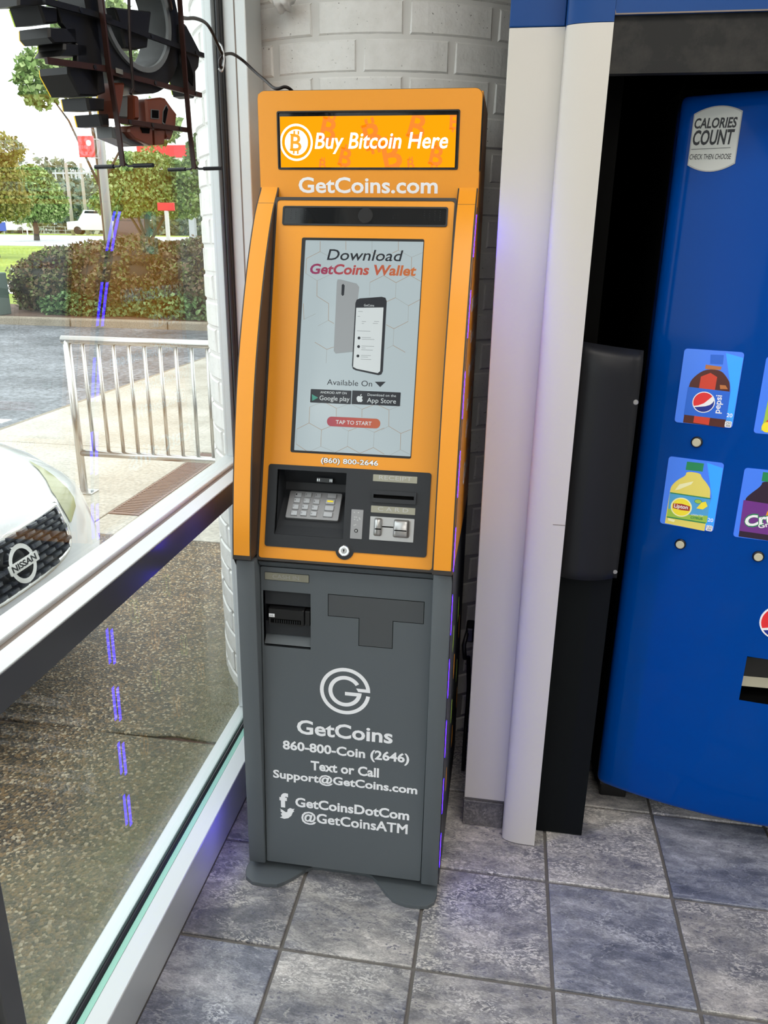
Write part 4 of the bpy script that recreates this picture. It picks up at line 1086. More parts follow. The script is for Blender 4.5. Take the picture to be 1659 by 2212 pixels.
# camera bar
u0, q0, u1, q1 = mid_rect(G['bar'])
b = MB(); b.ring(fp, rrect(u0, q0, u1, q1, 0.005), rrect(u0+.0035, q0+.0035, u1-.0035, q1-.0035, 0.003), 0, 0.0022); barf = part(b, 'camera_bar', M['darkgrey'])
b = MB(); b.fbox(fp, u0+.003, u1-.003, q0+.003, q1-.003, 0, 0.0012); part(b, 'smoked_window', M['glassblack'], barf)
cm = G['cam']; b = MB(); b.disc(fp, cm[0][0], cm[0][1], cm[0][0]-cm[1][0], 0.001, 0.0017, 28); part(b, 'camera_lens', M['black'], barf)
dots = MB()
for nm, nx, ny in (('spk1', 4, 5), ('spk2', 4, 5), ('spk3', 3, 3)):
    a_, c_ = G[nm]
    for i in range(nx):
        for j in range(ny):
            dots.disc(fp, a_[0]+(c_[0]-a_[0])*i/(nx-1), a_[1]+(c_[1]-a_[1])*j/(ny-1), 0.0008, 0.0012, 0.0015, 6)
tag(part(dots, 'speaker_holes', M['black'], barf), kind='stuff')

# touch screen
b = MB(); c0, c1, c2, c3 = mid_rect(G['scr_in'])
b.ring(fp, rrect(s0_, s1_, v0_, v1_, 0.004, 4), rrect(c0, c1, c2, c3, 0.0015, 4), -0.004, 0.0006); part(b, 'screen_bezel', M['black'])
b = MB(); b.fbox(fp, c0, c2, c1, c3, -0.006, -0.0022); scr = part(b, 'touch_screen', M['scr'])
D0 = -0.0022
def on_scr(b, name, m): return under(b.build(name, m), scr)
b1, b2 = MB(), MB()
for i, (a0, a1, e0, e1) in enumerate(G['hex']):
    a = Vector((a0, a1)); e = Vector((e0, e1)); d = (e-a).normalized(); nn = Vector((-d.y, d.x))*0.00040
    bb = b1 if (i*7) % 5 < 3 else b2
    bb.add([fp.p(*(p), D0+0.0002) for p in ((a-nn), (e-nn), (e+nn), (a+nn))], [(0, 1, 2, 3)])
tag(on_scr(b1, 'gold_hexagon_lines', M['scr_gold']), kind='stuff'); tag(on_scr(b2, 'grey_hexagon_lines', M['scr_silver']), kind='stuff')
def scrtext(s, key, m, **kw):
    o = label3('lettering', fp, s, key, m, None, w=D0+kw.pop('dw', 0.0004), **kw); return under(o, scr)
M['scr_magenta'] = None
def m_grad():
    m = mat('screen_magenta_to_orange', (0.02, 0.02, 0.02), 0.2); t = NT(m)
    geo = t.add('ShaderNodeNewGeometry'); sx = t.add('ShaderNodeSeparateXYZ'); t.link(geo.outputs['Position'], sx.inputs[0])
    mr = t.add('ShaderNodeMapRange'); mr.inputs['From Min'].default_value = c0; mr.inputs['From Max'].default_value = c2
    t.link(sx.outputs[0], mr.inputs['Value'])
    r = t.ramp(mr.outputs[0], [(0.05, (0.30, 0.02, 0.12)), (0.45, (0.50, 0.06, 0.05)), (0.9, (0.62, 0.16, 0.03))])
    t.link(r.outputs[0], t.p.inputs['Emission Color']); t.p.inputs['Emission Strength'].default_value = 0.8
    return m
M['scr_magenta'] = m_grad()
scrtext('Download', 't_download', M['scr_dark'], shear=0.18, bold=0.008)
scrtext('GetCoins Wallet', 't_wallet', M['scr_magenta'], shear=0.14, bold=0.03)
def poly(key, m, name, w0, w1, parent=scr, fr=fp):
    b = MB(); b.prism(fr, G[key], w0, w1); return under(b.build(name, m), parent)
M['scr_phone'] = mat('screen_phone_grey', (0.03, 0.03, 0.03), 0.2, emit=(0.36, 0.39, 0.40), es=0.75)
poly('phone_back', M['scr_grey'], 'phone_picture', D0, D0+.0004)
def grow(P, f):
    cu = sum(p[0] for p in P)/len(P); cv = sum(p[1] for p in P)/len(P)
    return [(cu+(u-cu)*f, cv+(v-cv)*f) for u, v in P]
b = MB(); b.prism(fp, [(u+0.0008, v) for u, v in grow(G['phone_back'], 0.965)], D0, D0+.0006); on_scr(b, 'phone_picture', M['scr_phone'])
poly('phone_cam', M['scr_dark'], 'phone_picture', D0, D0+.0008)
poly('phone_front', M['scr_dark'], 'phone_picture', D0, D0+.0010)
poly('phone_scr', M['scr_white'], 'phone_picture', D0, D0+.0012)
poly('phone_head', M['scr_dark'], 'phone_picture', D0, D0+.0013)
scrtext('GetCoins', 'phone_t', M['scr_white'], dw=0.0015)
b = MB()
for i in range(15):
    (a0, a1), (e0, e1) = G['pl%d' % i]
    b.fbox(fp, a0, e0, (a1+e1)/2-0.0005, (a1+e1)/2+0.0005, D0+.0011, D0+.0014)
on_scr(b, 'phone_picture', M['scr_grey'])
b = MB(); pr = G['pdotr'][1][0]-G['pdotr'][0][0]
for u, v in G['pdots']: b.disc(fp, u, v, pr*.9, D0+.0011, D0+.0014, 12)
on_scr(b, 'phone_picture', M['scr_dark'])
scrtext('Available On', 't_avail', M['scr_dark'])
poly('tri', M['scr_dark'], 'down_arrow', D0, D0+.0004)
for key in ('badge1', 'badge2'):
    r0 = mid_rect(G[key]); b = MB(); b.prism(fp, rrect(*r0, 0.0015), D0, D0+.0005); on_scr(b, 'store_badge', M['scr_dark'])
scrtext('ANDROID APP ON', 't_android', M['scr_white'], dw=.0008)
scrtext('Google play', 't_google', M['scr_white'], dw=.0008)
scrtext('Download on the', 't_dlon', M['scr_white'], dw=.0008)
scrtext('App Store', 't_appstore', M['scr_white'], dw=.0008)
poly('play', M['scr_teal'], 'play_mark', D0, D0+.0008)
ac, ar = G['apple'][0], abs(G['apple'][1][0]-G['apple'][0][0])*0.86
ap = [(0.0, .55), (.25, .68), (.55, .66), (.82, .45), (.66, .22), (.60, -.05), (.70, -.30), (.90, -.45), (.72, -.85), (.45, -1.08), (.2, -1.06), (0, -.98), (-.2, -1.06), (-.45, -1.08), (-.75, -.80), (-.95, -.30), (-.98, .12), (-.82, .48), (-.52, .67), (-.22, .66)]
lf = [(0.02, .74), (.08, 1.02), (.26, 1.22), (.46, 1.28), (.40, 1.0), (.22, .80)]
b = MB(); b.prism(fp, [(ac[0]+u*ar, ac[1]+v*ar) for u, v in ap], D0, D0+.0008); b.prism(fp, [(ac[0]+u*ar, ac[1]+v*ar) for u, v in lf], D0, D0+.0008)
on_scr(b, 'apple_mark', M['scr_white'])
p0, pv0, p1, pv1 = mid_rect(G['pill'])
b = MB(); b.prism(fp, rrect(p0, pv0, p1, pv1, (pv1-pv0)/2*.98, 8), D0, D0+.0004); on_scr(b, 'start_button', M['scr_grey'])
b = MB(); b.prism(fp, rrect(p0+.0006, pv0+.0006, p1-.0006, pv1-.0006, (pv1-pv0)/2*.9, 8), D0, D0+.0006); on_scr(b, 'start_button', M['scr_magenta'])
scrtext('TAP TO START', 't_tap', M['scr_white'], dw=.0009, bold=0.01)
o = label3('lettering', fp, '(860) 800-2646', 't_860', M['ink'], None, w=0.0004, bold=0.055); under(o, pan)
o = label3('lettering', fp, '(860) 800-2646', 't_860', M['white'], None, w=0.0008, bold=0.018); under(o, pan)

# dark fascia with the keypad niche
r0, rv0, r1, rv1 = mid_rect(G['recess'])
b = MB(); b.ring(fp, rrect(f0, fv0, f1, fv1, 0.006, NR), rrect(r0, rv0, r1, rv1, 0.001, NR), -0.012, 0.0022)
fas = part(b, 'keypad_fascia', M['darkgrey'])
b = MB(); dd = -0.075
def fq(q): b.add([fp.p(*p) for p in q], [(0, 1, 2, 3)])
zb = rv0+0.020
fq([(r0, rv0, -.004), (r0, rv1, -.004), (r0, rv1, dd), (r0, rv0, dd)]); fq([(r1, rv0, -.004), (r1, rv0, dd), (r1, rv1, dd), (r1, rv1, -.004)])
fq([(r0, rv1, -.004), (r1, rv1, -.004), (r1, rv1, dd), (r0, rv1, dd)]); fq([(r0, rv0+.10, dd), (r0, rv1, dd), (r1, rv1, dd), (r1, rv0+.10, dd)])
fq([(r0, rv0, -.004), (r0, zb, -.020), (r1, zb, -.020), (r1, rv0, -.004)])
fq([(r0, zb, -.020), (r0, rv0+.10, dd), (r1, rv0+.10, dd), (r1, zb, -.020)])
fq([(r0, rv0+.118, dd+.002), (r0, rv1, dd+.022), (r1, rv1, dd+.022), (r1, rv0+.118, dd+.002)])
part(b, 'niche', M['darkgrey'], fas)
S45 = math.sqrt(.5)
fk = Fr((0, .315, .955), (1, 0, 0), (0, S45, S45), (0, -S45, S45))
k0, kv0, k1, kv1 = mid_rect(G['pad'])
b = MB(); b.prism(fk, rrect(k0, kv0, k1, kv1, 0.004), -0.006, 0.0025, 0.001); pad = part(b, 'keypad', M['padmetal'])
for i, (u, v) in enumerate(G['keys']):
    hw = 0.0076 if i % 4 < 3 else 0.0108
    b = MB(); b.prism(fk, rrect(u-hw, v-.0058, u+hw, v+.0058, 0.001, 2), 0.002, 0.0062, 0.0011)
    ko = part(b, 'key', M['key'], pad)
    if i == 7:
        b = MB(); b.fbox(fk, u-.007, u+.007, v-.001, v+.0032, 0.006, 0.0064); part(b, 'key_legend', M['yellow'], pad)
for i, ch in enumerate(['1', '2', '3', None, '4', '5', '6', None, '7', '8', '9', None, '*', '0', '#', None]):
    if ch:
        u, v = G['keys'][i]
        o = text('key_legend', fk, ch, (u-.0058, v-.0015), (u-.003, v-.0015), .0042, M['ink'], None, 0.0064); under(o, pad)
u0, q0, u1, q1 = mid_rect(G['light'])
fl_ = Fr(fp.p(0, 0, -0.066), fp.u, fp.v, fp.n)
b = MB(); b.fbox(fl_, u0, u1, q0-.004, q1-.004, 0.0, 0.010); nl = part(b, 'niche_lamp', M['glassblack'], fas)
b = MB()
for du in (0.002, 0.006): 
    for sg in (-1, 1):
        uc = (u0+u1)/2+sg*((u1-u0)/2-du); b.fbox(fl_, uc-.001, uc+.001, q0-.002, q1-.006, 0.01, 0.0108)
tag(part(b, 'lamp_lens', M['scr_white'], fas), kind='stuff')
def flat(key, name, m, w, parent, ins=0.0, r=0.001, fr=fp, w0=0.0):
    q = mid_rect(G[key]); b = MB(); b.prism(fr, rrect(*q, r, 3), w0, w, ins); return part(b, name, m, parent)
rl = flat('receipt', 'label_plate', M['plate'], 0.0034, fas)
q = mid_rect(G['receipt']); o = text('lettering', fp, 'RECEIPT', (q[0]+.013, q[1]+.0045), (q[2]-.012, q[1]+.0045), .0085, M['steel'], None, .0037); under(o, fas)
q = mid_rect(G['slot']); qi = mid_rect(G['slot_in'])
b = MB(); b.ring(fp, rrect(*q, .002, 3), rrect(*qi, .0008, 3), 0.0, 0.007); part(b, 'receipt_slot', M['darkgrey'], fas)
b = MB(); b.fbox(fp, qi[0], qi[2], qi[1], qi[3], 0.0018, 0.0026); b.fbox(fp, qi[0]+.004, qi[2]-.004, qi[1]+.0005, qi[1]+.003, 0.0026, 0.006); part(b, 'slot_mouth', M['void'], fas)
flat('card_label', 'label_plate', M['plate'], 0.0034, fas)
q = mid_rect(G['card_label']); o = text('lettering', fp, 'C A R D', (q[0]+.015, q[1]+.0045), (q[2]-.015, q[1]+.0045), .0085, M['steel'], None, .0037); under(o, fas)
au = flat('audio', 'audio_plate', M['padmetal'], 0.0032, fas)
jk = G['jack']; b = MB(); b.disc(fp, jk[0][0], jk[0][1], .0042, .003, .0042, 20); part(b, 'audio_jack', M['black'], fas)
b = MB(); b.disc(fp, jk[0][0], jk[0][1], .0021, .004, .0046, 14); part(b, 'jack_hole', M['steel'], fas)
q = mid_rect(G['audio']); b = MB()
for (uu, vv) in [(.25, .90), (.6, .90), (.3, .74), (.45, .74), (.7, .72), (.3, .66), (.55, .64), (.75, .68), (.3, .46), (.42, .48)]:
    cu, cv = q[0]+(q[2]-q[0])*uu, q[1]+(q[3]-q[1])*vv; b.fbox(fp, cu-.0015, cu+.0015, cv-.0012, cv+.0012, .0032, .0036)
tag(part(b, 'braille_dots', M['steel'], fas), kind='stuff')
cp = flat('cardplate', 'card_reader', M['steel'], 0.0040, fas, 0.0006)
for key, hh in (('bulge1', .016), ('bulge2', .020)):
    q = mid_rect(G[key]); b = MB(); n_ = 12
    Ls = [(0.0, .004), (0.0, hh*.55), (0.0022, hh*.85), (0.005, hh)]
    V = []; 
    for ins, w in Ls:
        V += [fp.p(u, v, w) for u, v in rrect(q[0]+ins, q[1]+ins, q[2]-ins, q[3]-ins, .004, 3)]
    nn = 16; F = [(i*nn+k_, i*nn+(k_+1) % nn, (i+1)*nn+(k_+1) % nn, (i+1)*nn+k_) for i in range(3) for k_ in range(nn)] + [tuple(range(3*nn, 4*nn))]
    b.add(V, F); part(b, 'reader_lip', M['steel'], fas, sharp=60)
    b = MB(); vm = G['cardslot'][0][1]
    b.fbox(fp, q[0]+.004, q[2]-(.0045 if key == 'bulge2' else 0), vm-.0012, vm+.0012, hh-.001, hh+.0002); part(b, 'card_slot', M['void'], fas)
qa, qb = mid_rect(G['bulge1']), mid_rect(G['bulge2'])
b = MB(); b.fbox(fp, qa[2], qb[0], vm+.004, vm+.0065, .0040, .0044); part(b, 'card_slot', M['void'], fas)
lk = G['lock']; lr = lk[1][0]-lk[0][0]
b = MB(); b.disc(fp, lk[0][0], lk[0][1], lr*1.62, -.004, .0024, 36); part(b, 'lock_boss', M['darkgrey'], fas)
b = MB(); b.disc(fp, lk[0][0], lk[0][1], lr, .002, .010, 32, .0018); lock = part(b, 'lock', M['chrome'], fas, sharp=30)
b = MB(); b.disc(fp, lk[0][0], lk[0][1], lr*.52, .0098, .0116, 24, .0006); part(b, 'lock_barrel', M['steel'], fas)
b = MB(); b.fbox(fp, lk[0][0]-.0008, lk[0][0]+.0008, lk[0][1]-.0035, lk[0][1]+.002, .0115, .0119); b.disc(fp, lk[0][0], lk[0][1]+.0018, .0018, .0115, .0119, 10); part(b, 'keyhole', M['void'], fas)

# lower door
kd = 0.0558
fd = Fr((0, .215, .03), (1, 0, 0), (0, kd, 1), (0, -1, kd))
h0, hv0, h1, hv1 = mid_rect(G['bill'])
b = MB(); b.ring(fd, rrect(-0.0985, 0.004, 0.2945, 0.800, 0.004, NR), rrect(h0, hv0, h1, hv1, .001, NR), -0.012, 0.0)
door = part(b, 'lower_door', M['grey'])
b = MB(); b.add([(-0.0985, .2575, .832), (0.2945, .2575, .832), (0.2945, .2445, .846), (-0.0985, .2445, .846), (-0.0985, .29, .849), (0.2945, .29, .849)], [(0, 1, 2, 3), (3, 2, 5, 4)]); part(b, 'door_ledge', M['grey'], door)
b = MB(); b.box(-0.1, 0.296, 0.262, 0.30, 0.835, 0.868); part(b, 'seam_shadow_gap', M['void'])
b = MB()
b.add([fd.p(u, v, w) for u, v, w in [(h0, hv0, 0), (h0, hv1, 0), (h0, hv1, -.05), (h0, hv0, -.05), (h1, hv0, 0), (h1, hv1, 0), (h1, hv1, -.05), (h1, hv0, -.05)]], [(0, 1, 2, 3), (4, 7, 6, 5), (1, 5, 6, 2), (0, 3, 7, 4), (3, 2, 6, 7)])
part(b, 'bill_niche', M['darkgrey'], door)
z0b, zvb0, z1b, zvb1 = mid_rect(G['bezel'])
b = MB(); b.fbox(fd, h0+.001, h1-.001, zvb1+.001, hv1-.001, -.05, -.012); part(b, 'upper_insert', M['darkgrey'], door)
lp = mid_rect(G['lowlip'])
b = MB(); b.fbox(fd, h0+.001, h1-.001, lp[3]+.001, zvb0-.001, -.05, -.014); part(b, 'middle_insert', M['darkgrey'], door)
b = MB(); b.add([fd.p(u, v, w) for u, v, w in [(h0, hv0+.004, -.004), (h1, hv0+.004, -.004), (h1, lp[3], -.022), (h0, lp[3], -.022)]], [(0, 1, 2, 3)]); part(b, 'lower_lip', M['grey'], door)
q = mid_rect(G['bezel2'])
b = MB(); b.prism(fd, rrect(q[0], q[1], q[2], q[3], .002), -.04, .004, .002); bez = part(b, 'bill_acceptor', M['black'], door)
q2 = mid_rect(G['bezslot']); b = MB(); b.fbox(fd, q2[0], q2[2], q2[1], q2[3], .004, .0046); part(b, 'bill_slot', M['void'], door)
b = MB()
for i in range(12):
    uu = q2[0]+.010+(q2[2]-q2[0]-.014)*i/11; b.fbox(fd, uu-.0007, uu+.0007, q2[1]+.001, q2[3]-.002, .0045, .0055)
tag(part(b, 'bill_slot_teeth', M['darkgrey'], door), kind='stuff')
b = MB(); b.prism(fd, rrect(q[2]+.002, q[1]+.001, h1-.002, q[3]-.002, .001), -.04, .001, .001); part(b, 'acceptor_side', M['black'], door)
q = mid_rect(G['sticker']); b = MB(); b.fbox(fd, q[0], q[2], q[1], q[3], .004, .0044); part(b, 'sticker', M['white'], door)
o = text('lettering', fd, 'mL', (q[0]+.002, q[1]+.0018), (q[2]-.002, q[1]+.0018), .0045, M['ink'], None, .0047); under(o, door)
q = mid_rect(G['cash']); b = MB(); b.prism(fd, rrect(*q, .001, 3), 0, .0012); part(b, 'label_plate', M['plate'], door)
b = MB(); b.ring(fd, rrect(q[0]-.001, q[1]-.001, q[2]+.001, q[3]+.001, .0015, 3), rrect(*q, .001, 3), 0, .0008); part(b, 'plate_edge', M['black'], door)
o = text('lettering', fd, 'CASH IN', (q[0]+.018, q[1]+.004), (q[2]-.022, q[1]+.004), .009, M['steel'], None, .0014); under(o, door)
# T shaped blanking plate
tq = G['tee']; ua = (tq[0][0]+tq[7][0])/2; ub = (tq[1][0]+tq[2][0])/2; va = (tq[0][1]+tq[1][1])/2; vb = (tq[2][1]+tq[7][1])/2
uc = (tq[5][0]+tq[6][0])/2; ud = (tq[3][0]+tq[4][0])/2; vc_ = (tq[4][1]+tq[5][1])/2
vb = (tq[2][1]+tq[3][1]+tq[6][1]+tq[7][1])/4
TP = [(ua, va), (ub, va), (ub, vb), (ud, vb), (ud, vc_), (uc, vc_), (uc, vb), (ua, vb)]
def t_off(e): return [(ua-e, va+e), (ub+e, va+e), (ub+e, vb-e), (ud+e, vb-e), (ud+e, vc_-e), (uc-e, vc_-e), (uc-e, vb-e), (ua-e, vb-e)]
b = MB()
for P_, w in ((t_off(.0008), .0002),):
    b.add([fd.p(u, v, w) for u, v in P_], [(0, 7, 6, 5, 4, 3, 2, 1)])
part(b, 'plate_gap', M['void'], door)
b = MB(); b.add([fd.p(u, v, .0004) for u, v in t_off(-.0006)], [(0, 7, 6, 5, 4, 3, 2, 1)]); part(b, 'blanking_plate', mat('mid_grey_plate', (0.066, 0.073, 0.080), 0.45), door)
for s, key, bold in (('GetCoins', 't_gc', .024), ('860-800-Coin (2646)', 't_phone', .03), ('Text or Call', 't_text', .03), ('Support@GetCoins.com', 't_support', .03), ('GetCoinsDotCom', 't_dot', .03), ('@GetCoinsATM', 't_atm', 0)):
    under(label3('lettering', fd, s, key, M['white'], None, bold=bold, fat=0 if bold else .022), door)
# bird, f and G marks
b = MB(); P_ = G['bird']; b.add([fd.p(u, v, .0006) for u, v in P_], [tuple(range(len(P_)))]); under(fix(b.build('bird_mark', M['white'])), door)
fb = G['fb']; o = text('f_mark', fd, 'f', (fb[0][0], fb[0][1]), (fb[1][0], fb[0][1]), (fb[2][1]-fb[0][1])*.93, M['white'], None, .0006, bold=.05); under(o, door)
gc = G['glogo']; gx, gv = gc[0][0], gc[0][1]; gr = (gc[1][0]-gc[2][0]+gc[3][1]-gc[4][1])/4; gx = (gc[1][0]+gc[2][0])/2; gv = (gc[3][1]+gc[4][1])/2
def arc_band(b, r0, r1, a0, a1, nn=48):
    V = []; 
    for i in range(nn+1):
        a = math.radians(a0+(a1-a0)*i/nn)
        V += [fd.p(gx+r0*math.cos(a), gv+r0*math.sin(a), .0006), fd.p(gx+r1*math.cos(a), gv+r1*math.sin(a), .0006)]
    b.add(V, [(2*i, 2*i+1, 2*i+3, 2*i+2) for i in range(nn)])
def gq(b, P): b.add([fd.p(gx+u*gr, gv+v*gr, .0008) for u, v in P], [tuple(range(len(P)))])
b = MB(); arc_band(b, gr*.85, gr, 10, 352); arc_band(b, gr*.50, gr*.66, 33, 358)
gq(b, [(.47, .17), (.99, .17), (.97, .06), (.40, .06)][::-1] if False else [(.44, .17), (.985, .17), (.995, .03), (.52, .03)])
gq(b, [(.0, -.02), (.66, -.02), (.62, -.17), (.0, -.17)])
under(fix(b.build('ring_emblem', M['white'])), door)
# foot plate that sticks out in front
BP = [(-.139, .79), (-.139, .30), (-.152, .215), (-.150, .197), (-.143, .179), (-.122, .165), (-.090, .164), (-.059, .167), (-.043, .178), (-.020, .203), (0.0, .228), (.015, .238), (.04, .241), (.153, .241), (.172, .235), (.19, .217), (.214, .188), (.235, .170), (.264, .162), (.300, .162), (.320, .167), (.334, .181), (.338, .203), (.333, .30), (.333, .79)]
b = MB(); b.prism(Fr((0, 0, 0), (1, 0, 0), (0, 1, 0), (0, 0, 1)), BP, 0.0005, 0.011, 0.0012); part(b, 'foot_plate', M['grey'])
# ------------------------------------------------------------------ vending machine
VX, VY, VR = 1.25, 1.625, 1.14
vm_ = empty('vending_machine', (1.25, 0.9, 0.0))
tag(vm_, 'tall blue drinks vending machine with a bowed glossy front in the black bay', 'vending machine')
VINV = Matrix.Translation((-1.25, -0.9, 0))
def vpart(b, name, m, parent=None, smooth=False, sharp=None):
    o = b.build(name, m, None, smooth); o.parent = parent or vm_
    if parent is None: o.matrix_parent_inverse = VINV
    if sharp: smooth_by_angle(o, sharp)
    return o
def vp3(a, z, w=0.0):
    t = a/VR; r = VR+w
    return Vector((VX+r*math.sin(t), VY-r*math.cos(t), z))
b = MB(); b.bbox(0.755, 1.745, 0.66, 1.50, 0.05, 1.85, 0.006); vpart(b, 'cabinet', M['void'])
# bowed door grid, with the delivery opening left out
A0, A1, Z0, Z1 = -0.523, 0.523, 0.090, 1.827
ch = G['chute']; ca0 = (ch[0][0]+ch[3][0])/2; cz0 = (ch[2][1]+ch[3][1])/2; cz1 = (ch[0][1]+ch[1][1])/2; ca1 = 0.20
As = [A0, A0+.001, A0+.004, A0+.009, A0+.016, A0+.026]+list(np.linspace(A0+.05, ca0, 9))+list(np.linspace(ca0, ca1, 10))[1:]+list(np.linspace(ca1, A1-.026, 9))[1:]+[A1-.016, A1-.009, A1-.004, A1-.001, A1]
Zs = [Z0, Z0+.001, Z0+.004, Z0+.010, Z0+.02, .25, cz0, cz1, .9, 1.3, Z1-.03, Z1-.016, Z1-.009, Z1-.004, Z1-.001, Z1]
def drop(d): 
    R = 0.026
    return 0 if d >= R else R-math.sqrt(max(0, R*R-(R-d)**2))
V = []; F = []
for z in Zs:
    for a in As:
        V.append(vp3(a, z, -drop(min(a-A0, A1-a))-0.6*drop(min(z-Z0, Z1-z))))
na = len(As)
for i in range(len(Zs)-1):
    for j in range(na-1):
        if Zs[i] == cz0 and As[j] >= ca0-1e-6 and As[j+1] <= ca1+1e-6: continue
        F.append((i*na+j, i*na+j+1, (i+1)*na+j+1, (i+1)*na+j))
rim = [i for i in range(na)]+[i*na+na-1 for i in range(1, len(Zs))]+[(len(Zs)-1)*na+j for j in range(na-2, -1, -1)]+[i*na for i in range(len(Zs)-2, 0, -1)]
base = len(V)
for i in rim:
    p = V[i]; V.append(Vector((p.x, p.y+0.055, p.z)))
nr = len(rim)
for i in range(nr):
    F.append((rim[i], base+i, base+(i+1) % nr, rim[(i+1) % nr]))
dr = mesh_obj('front_door', V, F, M['vblue'], None, True); dr.parent = vm_; dr.matrix_parent_inverse = VINV
# delivery opening
b = MB()
for (a, c) in zip(np.linspace(ca0, ca1, 8)[:-1], np.linspace(ca0, ca1, 8)[1:]):
    b.add([vp3(a, cz0), vp3(c, cz0), vp3(c, cz0, -.09), vp3(a, cz0, -.09)], [(0, 1, 2, 3)])
    b.add([vp3(a, cz1), vp3(c, cz1), vp3(c, cz1, -.09), vp3(a, cz1, -.09)], [(3, 2, 1, 0)])
    b.add([vp3(a, cz0, -.09), vp3(c, cz0, -.09), vp3(c, cz1, -.09), vp3(a, cz1, -.09)], [(0, 1, 2, 3)])
b.add([vp3(ca0, cz0), vp3(ca0, cz1), vp3(ca0, cz1, -.09), vp3(ca0, cz0, -.09)], [(0, 1, 2, 3)])
chute = vpart(b, 'delivery_opening', M['void'])
b = MB(); zm = cz0+.030
b.add([vp3(ca0, zm, -.018), vp3(ca1, zm, -.018), vp3(ca1, zm+.022, -.03), vp3(ca0, zm+.022, -.03)], [(0, 1, 2, 3)]); vpart(b, 'delivery_flap', M['plate'], chute)
b = MB(); b.add([vp3(ca0, zm+.022, -.031), vp3(ca1, zm+.022, -.031), vp3(ca1, cz1-.025, -.045), vp3(ca0, cz1-.025, -.045)], [(0, 1, 2, 3)]); vpart(b, 'delivery_door', M['black'], chute)
b = MB(); b.bbox(0.775, 0.85, 0.665, 0.80, 0.0, 0.055, 0.004); b.bbox(1.65, 1.725, 0.665, 0.80, 0.0, 0.055, 0.004); b.bbox(0.775, .85, 1.3, 1.45, 0, .055, .004); b.bbox(1.65, 1.725, 1.3, 1.45, 0, .055, .004); vpart(b, 'foot', M['black'])
b = MB(); b.box(0.77, 1.73, 0.645, 0.668, 0.055, 0.09); vpart(b, 'kick_rail', M['black'])
# buttons
for key in ('b1', 'b2', 'b3'):
    (a, z), e, d = G[key]; ro = 0.0128
    fr = Fr(vp3(a, z), (math.cos(a/VR), math.sin(a/VR), 0), (0, 0, 1), (math.sin(a/VR), -math.cos(a/VR), 0))
    b = MB(); b.disc(fr, 0, 0, ro, -.002, .007, 28, .002); bt = vpart(b, 'button', M['black'], None, sharp=30)
    b = MB(); b.disc(fr, 0, 0, ro*.76, .006, .0095, 28, .0012); vpart(b, 'button_cap', M['cream'], bt, sharp=30)
# printed selection cards
def card(key, m):
    P = G[key]; u0, v0, u1, v1 = mid_rect(P); a0 = (u0+u1)/2
    fr0 = Fr(vp3(a0, 0, 0.0012), (math.cos(a0/VR), math.sin(a0/VR), 0), (0, 0, 1), (math.sin(a0/VR), -math.cos(a0/VR), 0))
    fr = Fr(fr0.p(-a0, 0, 0), fr0.u, fr0.v, fr0.n)
    b = MB(); b.prism(fr, rrect(u0, v0, u1, v1, 0.007), -.002, 0.0); return fr, vpart(b, 'selection_card', m), (u0, v0, u1, v1)
def soft(P, n=2):
    vmin = min(q[1] for q in P); P = [q for q in P for _ in range(3 if q[1] < vmin+.012 else 1)]
    for _ in range(n):
        Q = []
        for i in range(len(P)):
            a, c = P[i], P[(i+1) % len(P)]
            Q += [(a[0]*.75+c[0]*.25, a[1]*.75+c[1]*.25), (a[0]*.25+c[0]*.75, a[1]*.25+c[1]*.75)]
        P = Q
    return P
class Pr:
    def __init__(s, fr, parent): s.fr, s.par, s.w = fr, parent, 0.0
    def poly(s, P, m, name='print'):
        s.w += 0.00012
        b = MB(); b.add([s.fr.p(u, v, s.w) for u, v in P], [tuple(range(len(P)))]); o = fix_up(b.build(name, m), s.fr); o.parent = s.par; return o
    def disc(s, c, r, m, name='print', ry=None): return s.poly([(c[0]+r*math.cos(2*math.pi*k/28), c[1]+(ry or r)*math.sin(2*math.pi*k/28)) for k in range(28)], m, name)
    def rect(s, q, m, name='print', r=0.0006): return s.poly(rrect(*q, r, 3), m, name)
    def text(s, t, a, b, h, m, **kw):
        s.w += 0.00012
        return text('lettering', s.fr, t, a, b, h, m, s.par, s.w, **kw)
    def key(s, t, k, m, **kw):
        P = G[k]; return s.text(t, P[0], P[1], P[2][1]-P[0][1], m, **kw)
def fix_up(o, fr):
    for p in o.data.polygons:
        if p.normal.dot(fr.n) < 0: p.flip()
    return o
def streak(p, q):
    u0, v0, u1, v1 = q
    p.poly([(u0+(u1-u0)*.70, v1-.004), (u1-.001, v1-.012), (u1-.001, v0+.010), (u0+(u1-u0)*.80, v0+.012), (u1-(u1-u0)*.12, v0+(v1-v0)*.5)], M['labelblue2'])
def kcal(p, q, cal):
    u0, v0, u1, v1 = q
    p.text('20', (u1-.0155, v0+.0245), (u1-.0035, v0+.0245), .0085, M['p_white'], bold=.02)
    for k_ in range(2): p.rect((u1-.0150, v0+.0195-.003*k_, u1-.0045, v0+.0212-.003*k_), M['sky'], r=.0002)
    p.rect((u1-.0165, v0+.0012, u1-.0022, v0+.0155), M['p_white'], r=.003)
    p.text(cal, (u1-.0150, v0+.0082), (u1-.0040, v0+.0082), .0058, M['ink'])
    for k_ in range(2): p.rect((u1-.0140, v0+.0032+.0022*k_, u1-.0045, v0+.0042+.0022*k_), M['ink'], r=.0002)
fr, cd, q = card('pepsi', M['labelblue']); p = Pr(fr, cd); streak(p, q)
p.poly(G['pcap'], M['p_blue']); p.poly(soft(G['pb'][4:]), M['cola'])
lb = G['pb']; bb = bounds(lb[4:])
